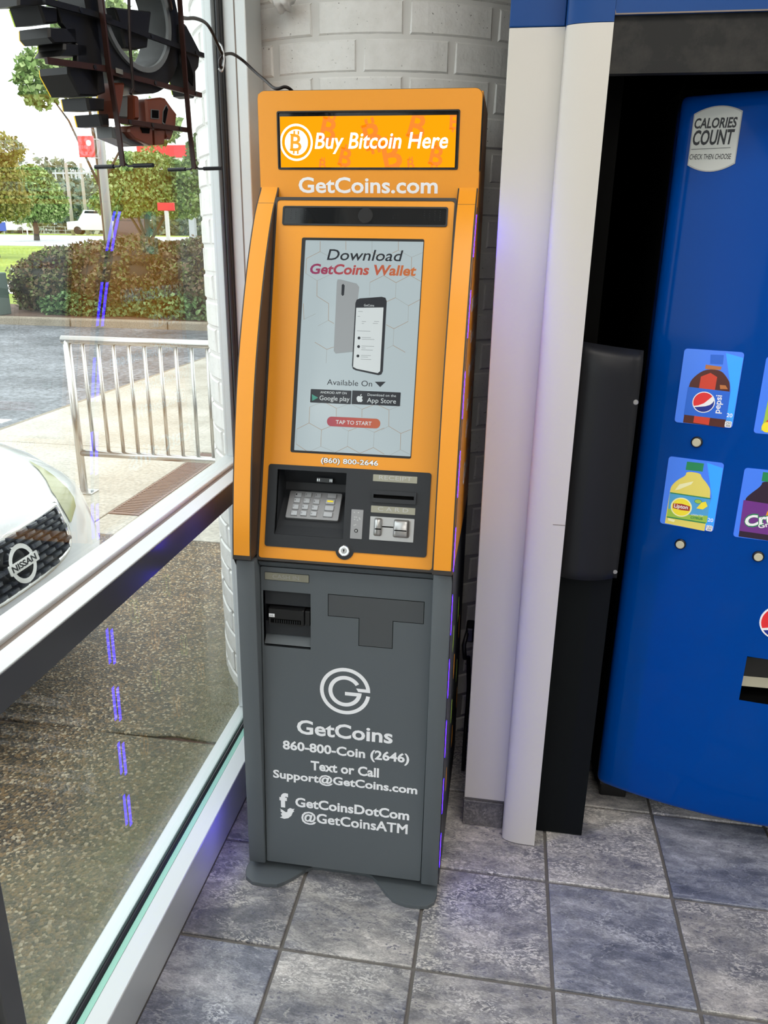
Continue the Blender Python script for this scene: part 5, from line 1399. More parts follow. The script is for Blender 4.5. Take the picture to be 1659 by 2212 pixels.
p.poly([(bb[0]+.024, bb[3]-.018), (bb[0]+.043, bb[3]-.008), (bb[0]+.058, bb[3]-.016), (bb[0]+.056, bb[1]+.002), (bb[0]+.022, bb[1]+.004)], M['cola2'])
p.poly([(bb[2]-.024, bb[3]-.033), (bb[2]-.012, bb[3]-.033), (bb[2]-.006, bb[3]-.041), (bb[2]-.022, bb[3]-.042)], M['amber'])
p.poly(G['neck'], M['amber'])
p.poly(G['plabel'], M['p_blue'])
pb_ = G['pball']; pr_ = (pb_[1][0]-pb_[0][0]+pb_[2][1]-pb_[0][1])/2; pc = pb_[0]
def globe(p, pc, pr_):
    p.disc(pc, pr_, M['p_white']); ri = pr_*.92
    def arc(a0, a1, nn=16): return [(pc[0]+ri*math.cos(math.radians(a0+(a1-a0)*i/nn)), pc[1]+ri*math.sin(math.radians(a0+(a1-a0)*i/nn))) for i in range(nn+1)]
    p.poly(arc(42, 208)+[(pc[0]-.45*ri, pc[1]-.36*ri), (pc[0]+.05*ri, pc[1]-.10*ri), (pc[0]+.40*ri, pc[1]+.28*ri)], M['p_red'])
    p.poly(arc(216, 376)+[(pc[0]+.86*ri, pc[1]+.02*ri), (pc[0]+.62*ri, pc[1]-.22*ri), (pc[0]+.2*ri, pc[1]-.40*ri), (pc[0]-.3*ri, pc[1]-.50*ri)], M['p_navy'])
globe(p, pc, pr_)
pt = G['ptext']; p.text('pepsi', pt[0], pt[1], abs(pt[2][0]-pt[0][0])*1.25, M['p_white'], bold=.015)
kcal(p, q, '250')
fr, cd, q = card('lip', M['labelblue']); p = Pr(fr, cd); streak(p, q)
p.poly(G['lcap'], M['capgreen']); p.poly(soft(G['lb']), M['tea'])
bb = bounds(G['lb']); p.poly([(bb[0]+.012, bb[3]-.050), (bb[0]+.020, bb[3]-.034), (bb[0]+.050, bb[3]-.022), (bb[0]+.046, bb[3]-.030), (bb[0]+.022, bb[3]-.046)], M['tea2'])
p.poly([(bb[0]+.006, bb[1]+.012), (bb[0]+.020, bb[1]+.010), (bb[0]+.022, bb[1]+.016), (bb[0]+.006, bb[1]+.018)], M['tea2'])
LL = G['llabel']; p.poly(LL, M['sky'])
lu0, lv0_, lu1, lv1_ = mid_rect(LL)
p.poly([(lu0, lv0_+.020), (lu0+.02, lv0_+.026), (lu0+.05, lv0_+.014), (lu1, lv0_+.018), (lu1, lv0_), (lu0, lv0_)], M['lime'])
p.rect((lu0, lv0_-.002, lu1-.002, lv0_+.001), M['capgreen']); p.rect((lu0, lv1_-.002, lu1, lv1_+.0005), M['capgreen'])
ls = G['lsun']; lr_ = ls[1][0]-ls[0][0]; p.disc(ls[0], lr_*1.13, M['tea2']); p.disc(ls[0], lr_, M['yellow'])
p.poly(G['lred'], M['brick_red_print']); p.key('Lipton', 'lipton', M['p_white'], bold=.02)
li = G['lime']; p.disc(li[0], .0085, M['capgreen'], ry=.0055); p.disc(li[0], .0075, M['lime'], ry=.0046); p.poly(G['lemon'], M['yellow'])
p.key('GREEN TEA', 'tea1', M['p_white']); p.key('CITRUS', 'tea2', M['capgreen'], bold=.02)
kcal(p, q, '120')
fr, cd, q = card('cr', M['labelblue']); p = Pr(fr, cd); streak(p, q)
p.poly(soft(G['crb']), M['darkpurple']); p.poly(G['crcap'], M['capgreen']); p.poly(G['crlabel'], M['purple'])
co = G['crorange']; p.disc((co[1][0], co[1][1]-.004), (co[1][0]-co[0][0])*1.05, M['fruit_orange'])
c0_ = G['crush']
p.text('Crush', (c0_[0][0]-.001, c0_[0][1]-.002), (c0_[0][0]+.098, c0_[0][1]+.030), (c0_[2][1]-c0_[0][1])*1.18, M['capgreen'], shear=.1, bold=.07)
p.text('Crush', c0_[0], (c0_[0][0]+.095, c0_[0][1]+.030), (c0_[2][1]-c0_[0][1])*1.05, M['p_white'], shear=.1, bold=.035)
g0 = G['grape']; p.text('Grape', g0[0], (g0[0][0]+.046, g0[0][1]+.018), .011, M['p_white'], bold=.02)
fr, cd, q = card('melon', M['labelblue']); p = Pr(fr, cd); streak(p, q)
p.poly(G['melonb'], M['lime']); bb = bounds(G['melonb'])
p.poly([(bb[0]+.006, bb[1]+.020), (bb[0]+.022, bb[1]+.045), (bb[0]+.030, bb[1]+.02)], M['p_red']); p.disc((bb[0]+.012, bb[1]+.010), .012, M['yellow']); p.disc((bb[0]+.034, bb[1]+.05), .014, M['capgreen'])
# round emblem lower on the door
bl = G['ball']; a0 = bl[0][0]
fr = Fr(vp3(a0, 0, .0016), (math.cos(a0/VR), math.sin(a0/VR), 0), (0, 0, 1), (math.sin(a0/VR), -math.cos(a0/VR), 0)); fr = Fr(fr.p(-a0, 0, 0), fr.u, fr.v, fr.n)
b = MB(); b.disc(fr, a0, bl[0][1], .045, -.004, 0.0, 40); em = vpart(b, 'round_emblem', M['p_white']); p = Pr(fr, em); globe(p, (a0, bl[0][1]), .045)
# calories sticker
P = G['cal']; a0 = P[1][0]
fr = Fr(vp3(a0, 0, .0010), (math.cos(a0/VR), math.sin(a0/VR), 0), (0, 0, 1), (math.sin(a0/VR), -math.cos(a0/VR), 0)); fr = Fr(fr.p(-a0, 0, 0), fr.u, fr.v, fr.n)
uL, uR = (P[0][0]+P[5][0])/2, (P[2][0]+P[3][0])/2; vT, vTT, vB, vBB = (P[0][1]+P[2][1])/2, P[1][1], (P[3][1]+P[5][1])/2, P[4][1]
def cal_shape(e):
    s = []
    for i in range(13):
        t = -1+2*i/12; s.append((a0+t*((uR-uL)/2-e), vT-e+(vTT-vT)*(1-t*t)))
    for i in range(13):
        t = 1-2*i/12; s.append((a0+t*((uR-uL)/2-e), vB+e-(vB-vBB)*(1-t*t)))
    return s
b = MB(); b.prism(fr, cal_shape(0), -.001, .0002); st = vpart(b, 'calorie_sticker', M['stickeredge']); p = Pr(fr, st); p.w = .0002
p.poly(cal_shape(.0022), M['stickergrey'])
p.key('CALORIES', 'calt1', M['ink'], bold=.03, shear=.08); p.key('COUNT', 'calt2', M['ink'], bold=.03, shear=.08); p.key('CHECK THEN CHOOSE', 'calt3', M['ink'], bold=.008, shear=.08)
cl = G['calline']; p.rect((cl[0][0], cl[0][1]-.0003, cl[1][0], cl[0][1]+.0006), M['ink'], r=.0002)

# ------------------------------------------------------------------ rubber flap on the black board
V = []; F = []; nu, nv = 14, 22
for j in range(nv+1):
    for i in range(nu+1):
        s = i/nu; t = j/nv
        x = 0.5825+0.134*s; z0 = 0.770+0.006*s; z1 = 1.328-0.016*s
        bow = 0.020*math.sin(math.pi*min(1, s*1.1))**.6 if s < .9 else 0.020*max(0, math.sin(math.pi*min(1, s*1.1)))**.6
        top = max(0, (t-.93)/.07)
        V.append((x, 0.470-bow*(1-.5*top)+0.010*top*top-0.002*math.sin(5*t), z0+(z1-z0)*t))
w = nu+1
for j in range(nv):
    for i in range(nu): F.append((j*w+i, j*w+i+1, (j+1)*w+i+1, (j+1)*w+i))
flap = mesh_obj('rubber_flap', V, F, M['rubber'], None, True)
md = flap.modifiers.new('thickness', 'SOLIDIFY'); md.thickness = 0.004
tag(flap, 'black rubber sheet hung bowed on the black board beside the blue machine', 'flap')
b = MB()
for zz in (1.20, 0.792): b.disc(Fr((0, .4735, 0), (1, 0, 0), (0, 0, 1), (0, -1, 0)), .711, zz, .006, -.006, .004, 12, .001)
for side_ in (0,): b.build('screw', M['steel'], flap)

# power cord behind the kiosk
b = MB(); b.tube([(0.375, 0.62, 0.52), (0.365, 0.60, 0.53), (0.358, 0.58, 0.50), (0.362, 0.60, 0.45), (0.370, 0.66, 0.42), (0.375, 0.7, 0.30), (0.372, 0.72, 0.10), (0.372, 0.70, 0.006)], .006, 8)
pc_ = b.build('power_cord', M['black'], None, True); tag(pc_, 'black power cord with a plug hanging in the dark gap behind the kiosk', 'cord')
b = MB(); b.bbox(.3605, .3845, .595, .65, .50, .545, .006); b.build('plug', M['black'], pc_)
# ------------------------------------------------------------------ hanging window sign, seen from behind
so = Vector(G['sign_origin'][0]); ya = math.radians(14)
sg = empty('window_sign', so)
tag(sg, 'black backed moulded sign on a strap frame with T feet, hanging at the window', 'sign')
SINV = Matrix.Translation(-so)
def spart(b, name, m, parent=None, sharp=None):
    o = b.build(name, m) if isinstance(b, MB) else b
    o.parent = parent or sg
    if parent is None: o.matrix_parent_inverse = SINV
    if sharp: smooth_by_angle(o, sharp)
    return o
# u along the sign, v up, w towards the room
fs = Fr(so, (math.sin(ya), math.cos(ya), 0), (0, 0, 1), (math.cos(ya), -math.sin(ya), 0))
def lobe(key, m=None, d=0.042, face=None, w=-.004, ins=.003):
    b = MB(); b.prism(fs, G['s_'+key], w-d, w, ins); o = spart(b, 'sign_cell', m or M['signblack'], None)
    if face:
        b = MB(); b.prism(fs, grow(G['s_'+key], .93), w-d-.003, w-d); spart(b, 'cell_face', face, o)
    return o
for kx, m, d, face in (('lobe1', None, .05, 'signyellow'), ('lobe2', None, .05, 'signgreen'), ('lobe3', None, .05, 'signyellow'), ('lobe4', None, .045, 'signgreen'), ('lobe5', None, .05, 'signyellow'),
                       ('lobe6', None, .045, 'signyellow'), ('lobe7', None, .045, 'signyellow')):
    lobe(kx, m, d, M[face])
G['s_plateR'] = grow(G['s_plateR'], 1.12); lobe('plateR', None, .03, M['signgreen'], .001)
b = MB(); b.prism(fs, G['s_backL'], -.012, -.004, .002); spart(b, 'back_board', M['signblack'])
# large ring channel
rg = G['s_ring']; rc = ((rg[3][0]+rg[4][0])/2, rg[0][1]+.004); ro = (rg[4][0]-rg[3][0])/2*.93; ri = rg[0][1]-rg[1][1]
NSG = 48
def circ(c, r, n=NSG): return [(c[0]+r*math.cos(2*math.pi*k/n), c[1]+r*math.sin(2*math.pi*k/n)) for k in range(n)]
b = MB(); b.ring(fs, circ(rc, ro), circ(rc, ri+.004), -.050, -.004); rgo = spart(b, 'ring_channel', M['signblack'], None, 40)
b = MB(); b.ring(fs, circ(rc, ri+.011), circ(rc, ri+.004), -.048, .001); spart(b, 'ring_lip', M['signgrey'], rgo, 40)
b = MB(); b.ring(fs, circ(rc, ro*.97), circ(rc, ri+.008), -.053, -.050); spart(b, 'ring_face', M['signyellow'], rgo)
lobe('inner', None, .04, M['signgreen'])
lobe('wedge', M['signbrown'], .03, M['signyellow'], 0.0); lobe('ibar', M['signbrown'], .03, None, 0.0); lobe('grey1', M['signgrey'], .02, None, -.012)
po = lobe('pboard', M['signbrown'], .034, M['signgreen'], 0.0)
for kx in ('hole1', 'hole2'):
    b = MB(); b.prism(fs, grow(G['s_'+kx], 1.18), 0.0, .0012); spart(b, 'hole_lip', M['signgrey'], po)
    b = MB(); b.prism(fs, G['s_'+kx], 0.0, .0016); spart(b, 'hole', M['void'], po)
cu_ = lobe('cup', M['signbrown'], .030, None, .001); b = MB(); b.prism(fs, G['s_cuphole'], .001, .0022); spart(b, 'hole', M['void'], cu_)
lobe('cup2', M['signbrown'], .030, None, .001); lobe('under', M['signgrey'], .03, None, -.010)
b = MB(); b.prism(fs, G['s_holeR'], .001, .0025); spart(b, 'hole', M['void'])
# strap frame
def strap(key, wd, m, name, ext=0.0):
    P = [Vector((p[0], p[1])) for p in G['s_'+key]]
    b = MB()
    for a, e in zip(P, P[1:]):
        d = (e-a).normalized(); n_ = Vector((-d.y, d.x))*wd/2
        b.prism(fs, [tuple(a-n_), tuple(e-n_), tuple(e+n_), tuple(a+n_)], .002, .007)
    return spart(b, name, m)
def rail(key, foot):
    P = list(G['s_'+key]); P[0] = (P[0][0]-.012, .40); b = MB(); wd = .0048
    V = []
    for u, v in P:
        V += [fs.p(u-wd, v, .0075), fs.p(u+wd, v, .0075), fs.p(u+wd, v, .0095), fs.p(u-wd+.003, v, .0095), fs.p(u-wd+.003, v, .015), fs.p(u-wd, v, .015)]
    F = [(i*6+k_, i*6+(k_+1) % 6, i*6+6+(k_+1) % 6, i*6+6+k_) for i in range(len(P)-1) for k_ in range(6)]
    b.add(V, F); o = spart(fix(b.build('rail', M['barbrown'])), 'rail', None)
    a = P[-1]; b = MB(); L = .030
    for sgn_ in (-1, 1):
        base = fs.p(a[0], a[1]+.010, .010)
        dirx = fs.n*sgn_
        b.tube([base, fs.p(a[0], a[1]+.003, .010)+dirx*.003, fs.p(a[0], a[1], .010)+dirx*.008, fs.p(a[0], a[1], .010)+dirx*(L+.018)], .0017, 8)
    fo = spart(b, 'foot', M['black'])
    for sgn_ in (-1, 1):
        b = MB(); b.tube([fs.p(a[0], a[1], .010)+fs.n*sgn_*(L-.012), fs.p(a[0], a[1], .010)+fs.n*sgn_*(L+.022)], .0030, 10); spart(b, 'rubber_cap', M['rubber'], fo)
rail('railL', 'footL'); rail('railR', 'footR')
def screws(key, ts, parent):
    a, e = Vector(G['s_'+key][0]), Vector(G['s_'+key][-1])
    for t in ts:
        p = a+(e-a)*t; b = MB(); b.disc(fs, p.x, p.y, .0028, .0065, .0085, 10); spart(b, 'screw', M['black'], parent)
for key, wd, m, ts in (('bar1', .0068, 'barbrown', (.15, .45, .85)), ('bar2', .0068, 'barbrown', (.45, .92)), ('bar3', .0068, 'signblack', (.42, .90)), ('bar2l', .0075, 'barbrown', (.75,)), ('bar0', .007, 'signblack', (.5,))):
    so_ = strap(key, wd, M[m], 'strap'); screws(key, ts, so_)
q = bounds(G['s_tag']); b = MB(); b.fbox(fs, q[0], q[2], q[1], q[3], .0098, .0102); spart(b, 'maker_tag', M['plate'])
P = [fs.p(u, v, .026) for u, v in G['s_cable']]
b = MB(); b.tube([P[0]+Vector((0, 0, .3))]+P, .0022, 8); spart(b, 'inner_cable', M['cable'])
# suspension chains up to the window head
for u in (-.09, .085):
    b = MB(); b.tube([fs.p(u, .36, .005), Vector((fs.p(u, 0, 0).x, fs.p(u, 0, 0).y, 2.75))], .0015, 6); spart(b, 'hanging_wire', M['steel'])

def bez(P, n=10):
    """Catmull-Rom through the points"""
    P = [Vector(p) for p in P]; Q = [P[0]]+P+[P[-1]]; out = []
    for i in range(1, len(Q)-2):
        for k_ in range(n):
            t = k_/n; a, b_, c, d = Q[i-1], Q[i], Q[i+1], Q[i+2]
            out.append(0.5*((2*b_)+(c-a)*t+(2*a-5*b_+4*c-d)*t*t+(3*b_-a-3*c+d)*t**3))
    return out+[P[-1]]
# cable from the sign over a hook on the jamb to the top of the kiosk
cp_ = bez([(-.128, -.075, 2.02), (-.10, -.05, 1.860), (-.13, .03, 1.865), (-.16, .131, 1.88), (-.20, .261, 1.908), (-.22, .362, 1.933), (-.236, .458, 1.949), (-.236, .494, 1.941), (-.236, .535, 1.919), (-.236, .562, 1.905), (-.236, .551, 1.887), (-.238, .540, 1.886),
           (-.238, .540, 1.897), (-.236, .565, 1.913), (-.236, .605, 1.924), (-.235, .638, 1.927), (-.226, .670, 1.921), (-.195, .655, 1.896), (-.155, .60, 1.868), (-.126, .56, 1.847), (-.11, .546, 1.842), (-.095, .545, 1.845), (-.085, .55, 1.842), (-.078, .58, 1.836), (-.06, .66, 1.828)], 7)
b = MB(); b.tube(cp_, .0034, 8); cb_ = b.build('sign_cable', M['cable'], None, True)
tag(cb_, 'dark brown cable looping from the hanging sign over to the kiosk top', 'cable')
b = MB(); b.tube(bez([(-.246, .556, 1.935), (-.236, .552, 1.925), (-.232, .55, 1.9), (-.236, .545, 1.878), (-.242, .54, 1.882)], 5), .0022, 8); hk = b.build('cable_hook', M['steel'], None, True)
tag(hk, 'small metal hook on the white window post holding the brown cable', 'hook')
# loose lump of white sealant at the top of the pier
bm = bmesh.new(); bmesh.ops.create_icosphere(bm, subdivisions=3, radius=.03)
for v in bm.verts:
    n_ = v.co.normalized(); v.co = n_*(.026+.007*math.sin(7*n_.x+3*n_.z)+.004*math.sin(13*n_.y)); v.co.z *= .9
b = MB(); b.bm(bm); se = b.build('sealant_lump', M['mortar'], None, True); se.location = (-.165, .800, 2.075)
tag(se, 'white lump of sealant on the brick pier beside the window post', 'sealant')

# ------------------------------------------------------------------ guard rail outside
gr_ = empty('guard_rail', (-2.2, 3.08, 0)); tag(gr_, 'stainless steel guard rail with upright bars on the pale pavement', 'railing')
GI = Matrix.Translation((2.2, -3.08, 0))
def gpart(b, name, m, parent=None, sm=True):
    o = b.build(name, m, None, sm); o.parent = parent or gr_
    if parent is None: o.matrix_parent_inverse = GI
    return o
RX1 = -0.72
b = MB(); b.tube([(-2.235, 3.08, .965), (RX1, 3.08, .965)], .0245, 14); gpart(b, 'top_rail', M['stainless'])
b = MB(); b.tube([(-2.20, 3.08, .262), (RX1, 3.08, .262)], .021, 14); gpart(b, 'bottom_rail', M['stainless'])
for x in (-2.205, -0.745):
    b = MB(); b.tube([(x, 3.08, 0.008), (x, 3.08, .965)], .024, 14); po_ = gpart(b, 'post', M['stainless'])
    b = MB(); b.bbox(x-.075, x+.075, 3.08-.05, 3.08+.05, 0, .010, .003); bp = gpart(b, 'base_plate', M['stainless'], None, False)
    for dx in (-.055, .055):
        b = MB(); b.disc(Fr((0, 0, 0), (1, 0, 0), (0, 1, 0), (0, 0, 1)), x+dx, 3.08, .010, .009, .018, 6); gpart(b, 'bolt', M['galv'], bp, False)
base_bar = None
for i in range(14):
    x = -2.105+0.0985*i
    if x > RX1-.06: break
    if base_bar is None:
        b = MB(); b.tube([(0, 3.08, .262), (0, 3.08, .965)], .0115, 10); base_bar = gpart(b, 'upright_bar', M['stainless']); o = base_bar
    else: o = copy_part(base_bar)
    o.location = (x, 0, 0)
# drain channel
dg_ = empty('drain_grate', (-1.76, 3.4, 0)); tag(dg_, 'rusty slotted drain grating set in the tan pavement', 'drain grate')
DI = Matrix.Translation((1.76, -3.4, 0))
M['rust'] = mat('rusty_iron', (0.27, 0.18, 0.145), 0.6, .2)
b = MB(); b.box(-1.853, -1.842, 2.725, 4.18, -.05, .003); b.box(-1.673, -1.662, 2.725, 4.18, -.05, .003); b.box(-1.842, -1.673, 2.725, 2.74, -.05, .003)
o = b.build('grate_frame', M['rust'], dg_); o.matrix_parent_inverse = DI
b = MB(); b.box(-1.842, -1.673, 2.74, 4.18, -.05, -.045); o = b.build('channel_bed', M['void'], dg_); o.matrix_parent_inverse = DI
s0 = None
for i in range(47):
    y = 2.752+.0305*i
    if s0 is None:
        b = MB(); b.box(-1.842, -1.673, -.009, .009, -.02, .001); s0 = b.build('grate_bar', M['rust'], dg_); s0.matrix_parent_inverse = DI; o = s0
    else: o = copy_part(s0)
    o.location = (0, y, 0)

# ------------------------------------------------------------------ the white car parked nose to the window
car = empty('car', (-3.0, 0.66, 0)); tag(car, 'white car with a black blocked grille parked nose towards the window', 'car')
CI = Matrix.Translation((3.0, -0.66, 0))
def cpart(o, parent=None):
    o.parent = parent or car
    if parent is None: o.matrix_parent_inverse = CI
    return o
YC, HWd = 0.66, 0.86
PRO = [(.10, .17), (.03, .22), (.0, .30), (.0, .42), (.015, .50), (.04, .60), (.075, .68), (.13, .735), (.30, .80), (.60, .87), (1.0, .94), (1.12, .955), (1.55, 1.27), (1.85, 1.42), (2.4, 1.46), (3.0, 1.40), (3.55, 1.08), (4.2, 1.02), (4.32, .80), (4.34, .45), (4.28, .22)]
def CS(u, v, off=0.0):
    def raw(u, v):
        i = min(int(v), len(PRO)-2); f = v-i
        d = PRO[i][0]*(1-f)+PRO[i+1][0]*f; z = PRO[i][1]*(1-f)+PRO[i+1][1]*f
        au = min(abs(u), .9999); back = .45*(1-(1-au**2.6)**(1/2.6))
        if v >= 7: back *= 1-.8*min(1, (v-7)/3)
        if v >= 16: back = -.22*au**2.6*min(1, (v-16)/2)
        if v > 3 and v <= 17: z -= .10*au**2.5*min(1, (v-3)/4)
        wid = 1.0
        if 11 < v < 17: wid = 1-.20*min(1, (v-11)/2)*min(1, (17-v)/1.0)
        return Vector((-1.0-d-back, YC+HWd*u*wid, z))
    p = raw(u, v)
    if off:
        du = raw(u+.004, v)-raw(u-.004, v); dv = raw(u, v+.01)-raw(u, max(0, v-.01))
        n_ = du.cross(dv).normalized(); p = p+n_*off
    return p
us = [-1, -.985, -.96, -.92]+list(np.linspace(-.86, .86, 23))+[.92, .96, .985, 1]
vs = sorted(set([0, .5, 1, 1.5, 2, 2.5, 3, 3.5, 4, 4.5, 5, 5.5, 6, 6.5, 7, 7.5, 8, 8.5, 9, 9.5, 10, 11, 12, 13, 14, 15, 16, 17, 18, 19, 20]))
V = [CS(u, v) for v in vs for u in us]; F = []; nu = len(us)
for i in range(len(vs)-1):
    for j in range(nu-1): F.append((i*nu+j, i*nu+j+1, (i+1)*nu+j+1, (i+1)*nu+j))
for side in (0, nu-1):                                        # flanks down to the sill
    for i in range(len(vs)-1):
        a, c = i*nu+side, (i+1)*nu+side
        k_ = len(V); V += [Vector((V[a].x, V[a].y, .20)), Vector((V[c].x, V[c].y, .20))]
        F.append((a, c, k_+1, k_))
body = cpart(fix(mesh_obj('car_body', V, F, M['carwhite'], None, True)))
smooth_by_angle(body, 40)
def cpatch(name, rows, m, off, parent=None, nn=12):
    """rows of (v, u0, u1) laid on the body"""
    V = []; F = []
    for v, a, c in rows:
        for i in range(nn+1): V.append(CS(a+(c-a)*i/nn, v, off))
    for r in range(len(rows)-1):
        for i in range(nn): F.append((r*(nn+1)+i, r*(nn+1)+i+1, (r+1)*(nn+1)+i+1, (r+1)*(nn+1)+i))
    return cpart(fix(mesh_obj(name, V, F, m, None, True)), parent)
uc = .033
GW = [(4.0, .12), (4.04, .20), (4.1, .262), (4.2, .318), (4.3, .345), (4.55, .368), (4.85, .375), (5.1, .373), (5.4, .376), (5.6, .380), (5.72, .378)]
def gw(v):
    for (v0, w0), (v1, w1) in zip(GW, GW[1:]):
        if v <= v1: return w0+(w1-w0)*max(0, (v-v0))/(v1-v0)
    return GW[-1][1]
def vtop(u): return 5.70+.16*min(1, abs(u-uc)/.38)**1.5
gri = cpatch('grille', [(v, uc-w, uc+w) for v, w in GW], M['grilleblack'], .004)
# chrome outline
edge = [(uc+w, v) for v, w in GW] + [(uc+t*GW[-1][1], vtop(uc+t*GW[-1][1])) for t in (.99, .95, .85, .7, .5, .25, 0)]
edge = edge + [(2*uc-u, v) for u, v in edge[::-1]]
bot = [(uc+t*.12, 3.995) for t in (-.5, 0, .5)]
b = MB(); b.tube([CS(u, v, .008) for u, v in edge+bot+edge[:2]], .0115, 8, False); cpart(b.build('chrome_surround', M['chrome'], None, True), gri)
# moulded blocks, staggered
def blk(u, v, hu, hv):
    V = []
    for off, s_ in ((.003, 1), (.024, .92), (.028, .70)):
        V += [CS(u+a*hu*s_, v+c*hv*s_, off) for a, c in ((-1, -1), (1, -1), (1, 1), (-1, 1))]
    F = [(i*4+k_, i*4+(k_+1) % 4, i*4+4+(k_+1) % 4, i*4+4+k_) for i in range(2) for k_ in range(4)]+[(8, 9, 10, 11)]
    o = mesh_obj('grille_block', V, F, M['grilleblock']); smooth_by_angle(fix(o), 50); return cpart(o, gri)
r_ = 0
for v in np.linspace(4.14, 5.62, 8):
    for i in range(-6, 7):
        u = uc+i*.066+(.033 if r_ % 2 else 0)
        if abs(u-uc)+.025 > gw(v)-.012 or (abs(u-uc) < .085 and abs(v-4.78) < .42): continue
        blk(u, v, .0255, .068)
    r_ += 1
for sg_ in (-1, 1):
    for v in (4.3, 5.3):
        pass
# badge: ring and name bar
ce = CS(uc, 4.78, .030); e2 = (CS(uc, 5.0, .03)-CS(uc, 4.5, .03)).normalized(); e1 = Vector((0, 1, 0)); e3 = e1.cross(e2).normalized()
if e3.x < 0: e3 = -e3
fb_ = Fr(ce, e1, e2, e3)
b = MB(); b.ring(fb_, circ((0, 0), .062, 36), circ((0, 0), .047, 36), -.012, .008); bd = cpart(b.build('badge_ring', M['chrome']), gri); smooth_by_angle(bd, 50)
b = MB(); b.prism(fb_, rrect(-.074, -.0165, .074, .0165, .004, 3), -.004, .013, .0015); cpart(b.build('badge_bar', M['chrome']), gri)
o = text('lettering', fb_, 'NISSAN', (-.060, -.009), (.060, -.009), .018, M['ink'], None, .0134, bold=.03); cpart(o, gri)
HL = [(4.90, .467, .478), (5.28, .4645, .585), (5.64, .463, .615), (6.14, .470, .617), (6.4, .480, .618), (7.0, .527, .626), (7.35, .612, .667), (7.72, .673, .676)]
cpatch('headlamp', HL, M['headlamp'], .004); cpatch('headlamp', [(v, 2*uc-.066-c, 2*uc-.066-a) for v, a, c in HL], M['headlamp'], .004)
cpatch('lower_intake', [(.9, -.42, .42), (1.4, -.50, .50), (2.2, -.46, .46)], M['grilleblack'], .004)
cpatch('windscreen', [(11.15, -.86, .86), (12, -.84, .84), (12.9, -.82, .82)], M['carglass'], .004)
for sg_ in (-1, 1):
    V = [(-2.35, 0, .93), (-2.62, 0, 1.20), (-2.85, 0, 1.32), (-3.9, 0, 1.30), (-4.35, 0, 1.02)]
    V = [Vector((x, YC+sg_*(.80 if z < 1.1 else .72), z)) for x, y, z in V]
    cpart(fix(mesh_obj('side_window', V, [(0, 1, 2, 3, 4)], M['carglass'])))
    for x in (-1.88, -4.50):
        b = MB(); fr = Fr((x, YC+sg_*.70, .315), (1, 0, 0), (0, 0, 1), (0, sg_, 0)); b.disc(fr, 0, 0, .312, -.1, .10, 28, .02); wl = cpart(b.build('wheel', M['tyre']))
        b = MB(); b.disc(fr, 0, 0, .20, .09, .112, 24, .01); cpart(b.build('wheel_hub', M['steel']), wl)

# ------------------------------------------------------------------ planting
def leaves(name, cent, size, m, parent=None, stretch=1.6):
    cent = np.asarray(cent, dtype=np.float32); n = len(cent)
    R = np.random.RandomState(len(cent)+int(abs(cent[0][0]*100)) % 1000)
    a = R.normal(size=(n, 3)); a /= np.linalg.norm(a, axis=1)[:, None]
    c = R.normal(size=(n, 3)); c -= (c*a).sum(1)[:, None]*a; c /= np.linalg.norm(c, axis=1)[:, None]
    s = (size*(.6+.8*R.rand(n)))[:, None]
    co = np.empty((n, 4, 3), np.float32)
    co[:, 0] = cent-a*s*stretch*.5; co[:, 1] = cent+c*s*.5; co[:, 2] = cent+a*s*stretch*.5; co[:, 3] = cent-c*s*.5
    me = bpy.data.meshes.new(name)
    me.vertices.add(4*n); me.vertices.foreach_set('co', co.ravel())
    me.loops.add(4*n); me.loops.foreach_set('vertex_index', np.arange(4*n, dtype=np.int32))
    me.polygons.add(n); me.polygons.foreach_set('loop_start', np.arange(0, 4*n, 4, dtype=np.int32))
    try: me.polygons.foreach_set('loop_total', np.full(n, 4, dtype=np.int32))
    except Exception: pass
    me.update(calc_edges=True); me.validate()
    o = link_mesh(name, me, m, parent); o['kind'] = 'stuff'
    return o
def blob_pts(blobs, n, seed, shell=.55, zmin=-99):
    R = np.random.RandomState(seed); out = []
    w = np.array([b[3]*b[4]+b[4]*b[5]+b[3]*b[5] for b in blobs]); w = w/w.sum()
    for b_, k_ in zip(blobs, (w*n).astype(int)):
        d = R.normal(size=(k_, 3)); d /= np.linalg.norm(d, axis=1)[:, None]
        r = shell+(1-shell)*R.rand(k_)**.6
        bump_ = 1+.10*np.sin(d[:, 0]*9+b_[0])*np.sin(d[:, 2]*8+b_[1])+.07*np.sin(d[:, 1]*17)
        p = d*(r*bump_)[:, None]*np.array(b_[3:6])+np.array(b_[:3]); out.append(p)
    p = np.concatenate(out); return p[p[:, 2] > zmin]
# hedge
hg = empty('hedge', (-6.0, 14.9, .12)); tag(hg, 'broad clipped hedge of reddish green leaves beyond the drive', 'hedge')
blobs = [(-8.7, 14.9, .68, 1.55, 1.3, .80), (-7.4, 14.9, .76, 1.6, 1.5, .87), (-5.6, 14.9, .78, 1.8, 1.55, .88), (-3.6, 15.0, .80, 1.8, 1.5, .90), (-9.35, 15.0, .46, .85, .9, .55)]
pts = blob_pts(blobs, 62000, 5, .86, .12)
HI = Matrix.Translation((6.0, -14.9, -.12))
lo_ = leaves('foliage', pts, .055, M['leaf_hedge'], hg); lo_.matrix_parent_inverse = HI
pts = blob_pts([(-5.2, 13.75, .35, 2.2, .55, .40), (-8.1, 13.9, .3, 1.1, .5, .35)], 8000, 6, .7, .1); lo_ = leaves('low_shoots', pts, .055, M['leaf_dark'], hg); lo_.matrix_parent_inverse = HI
b = MB()
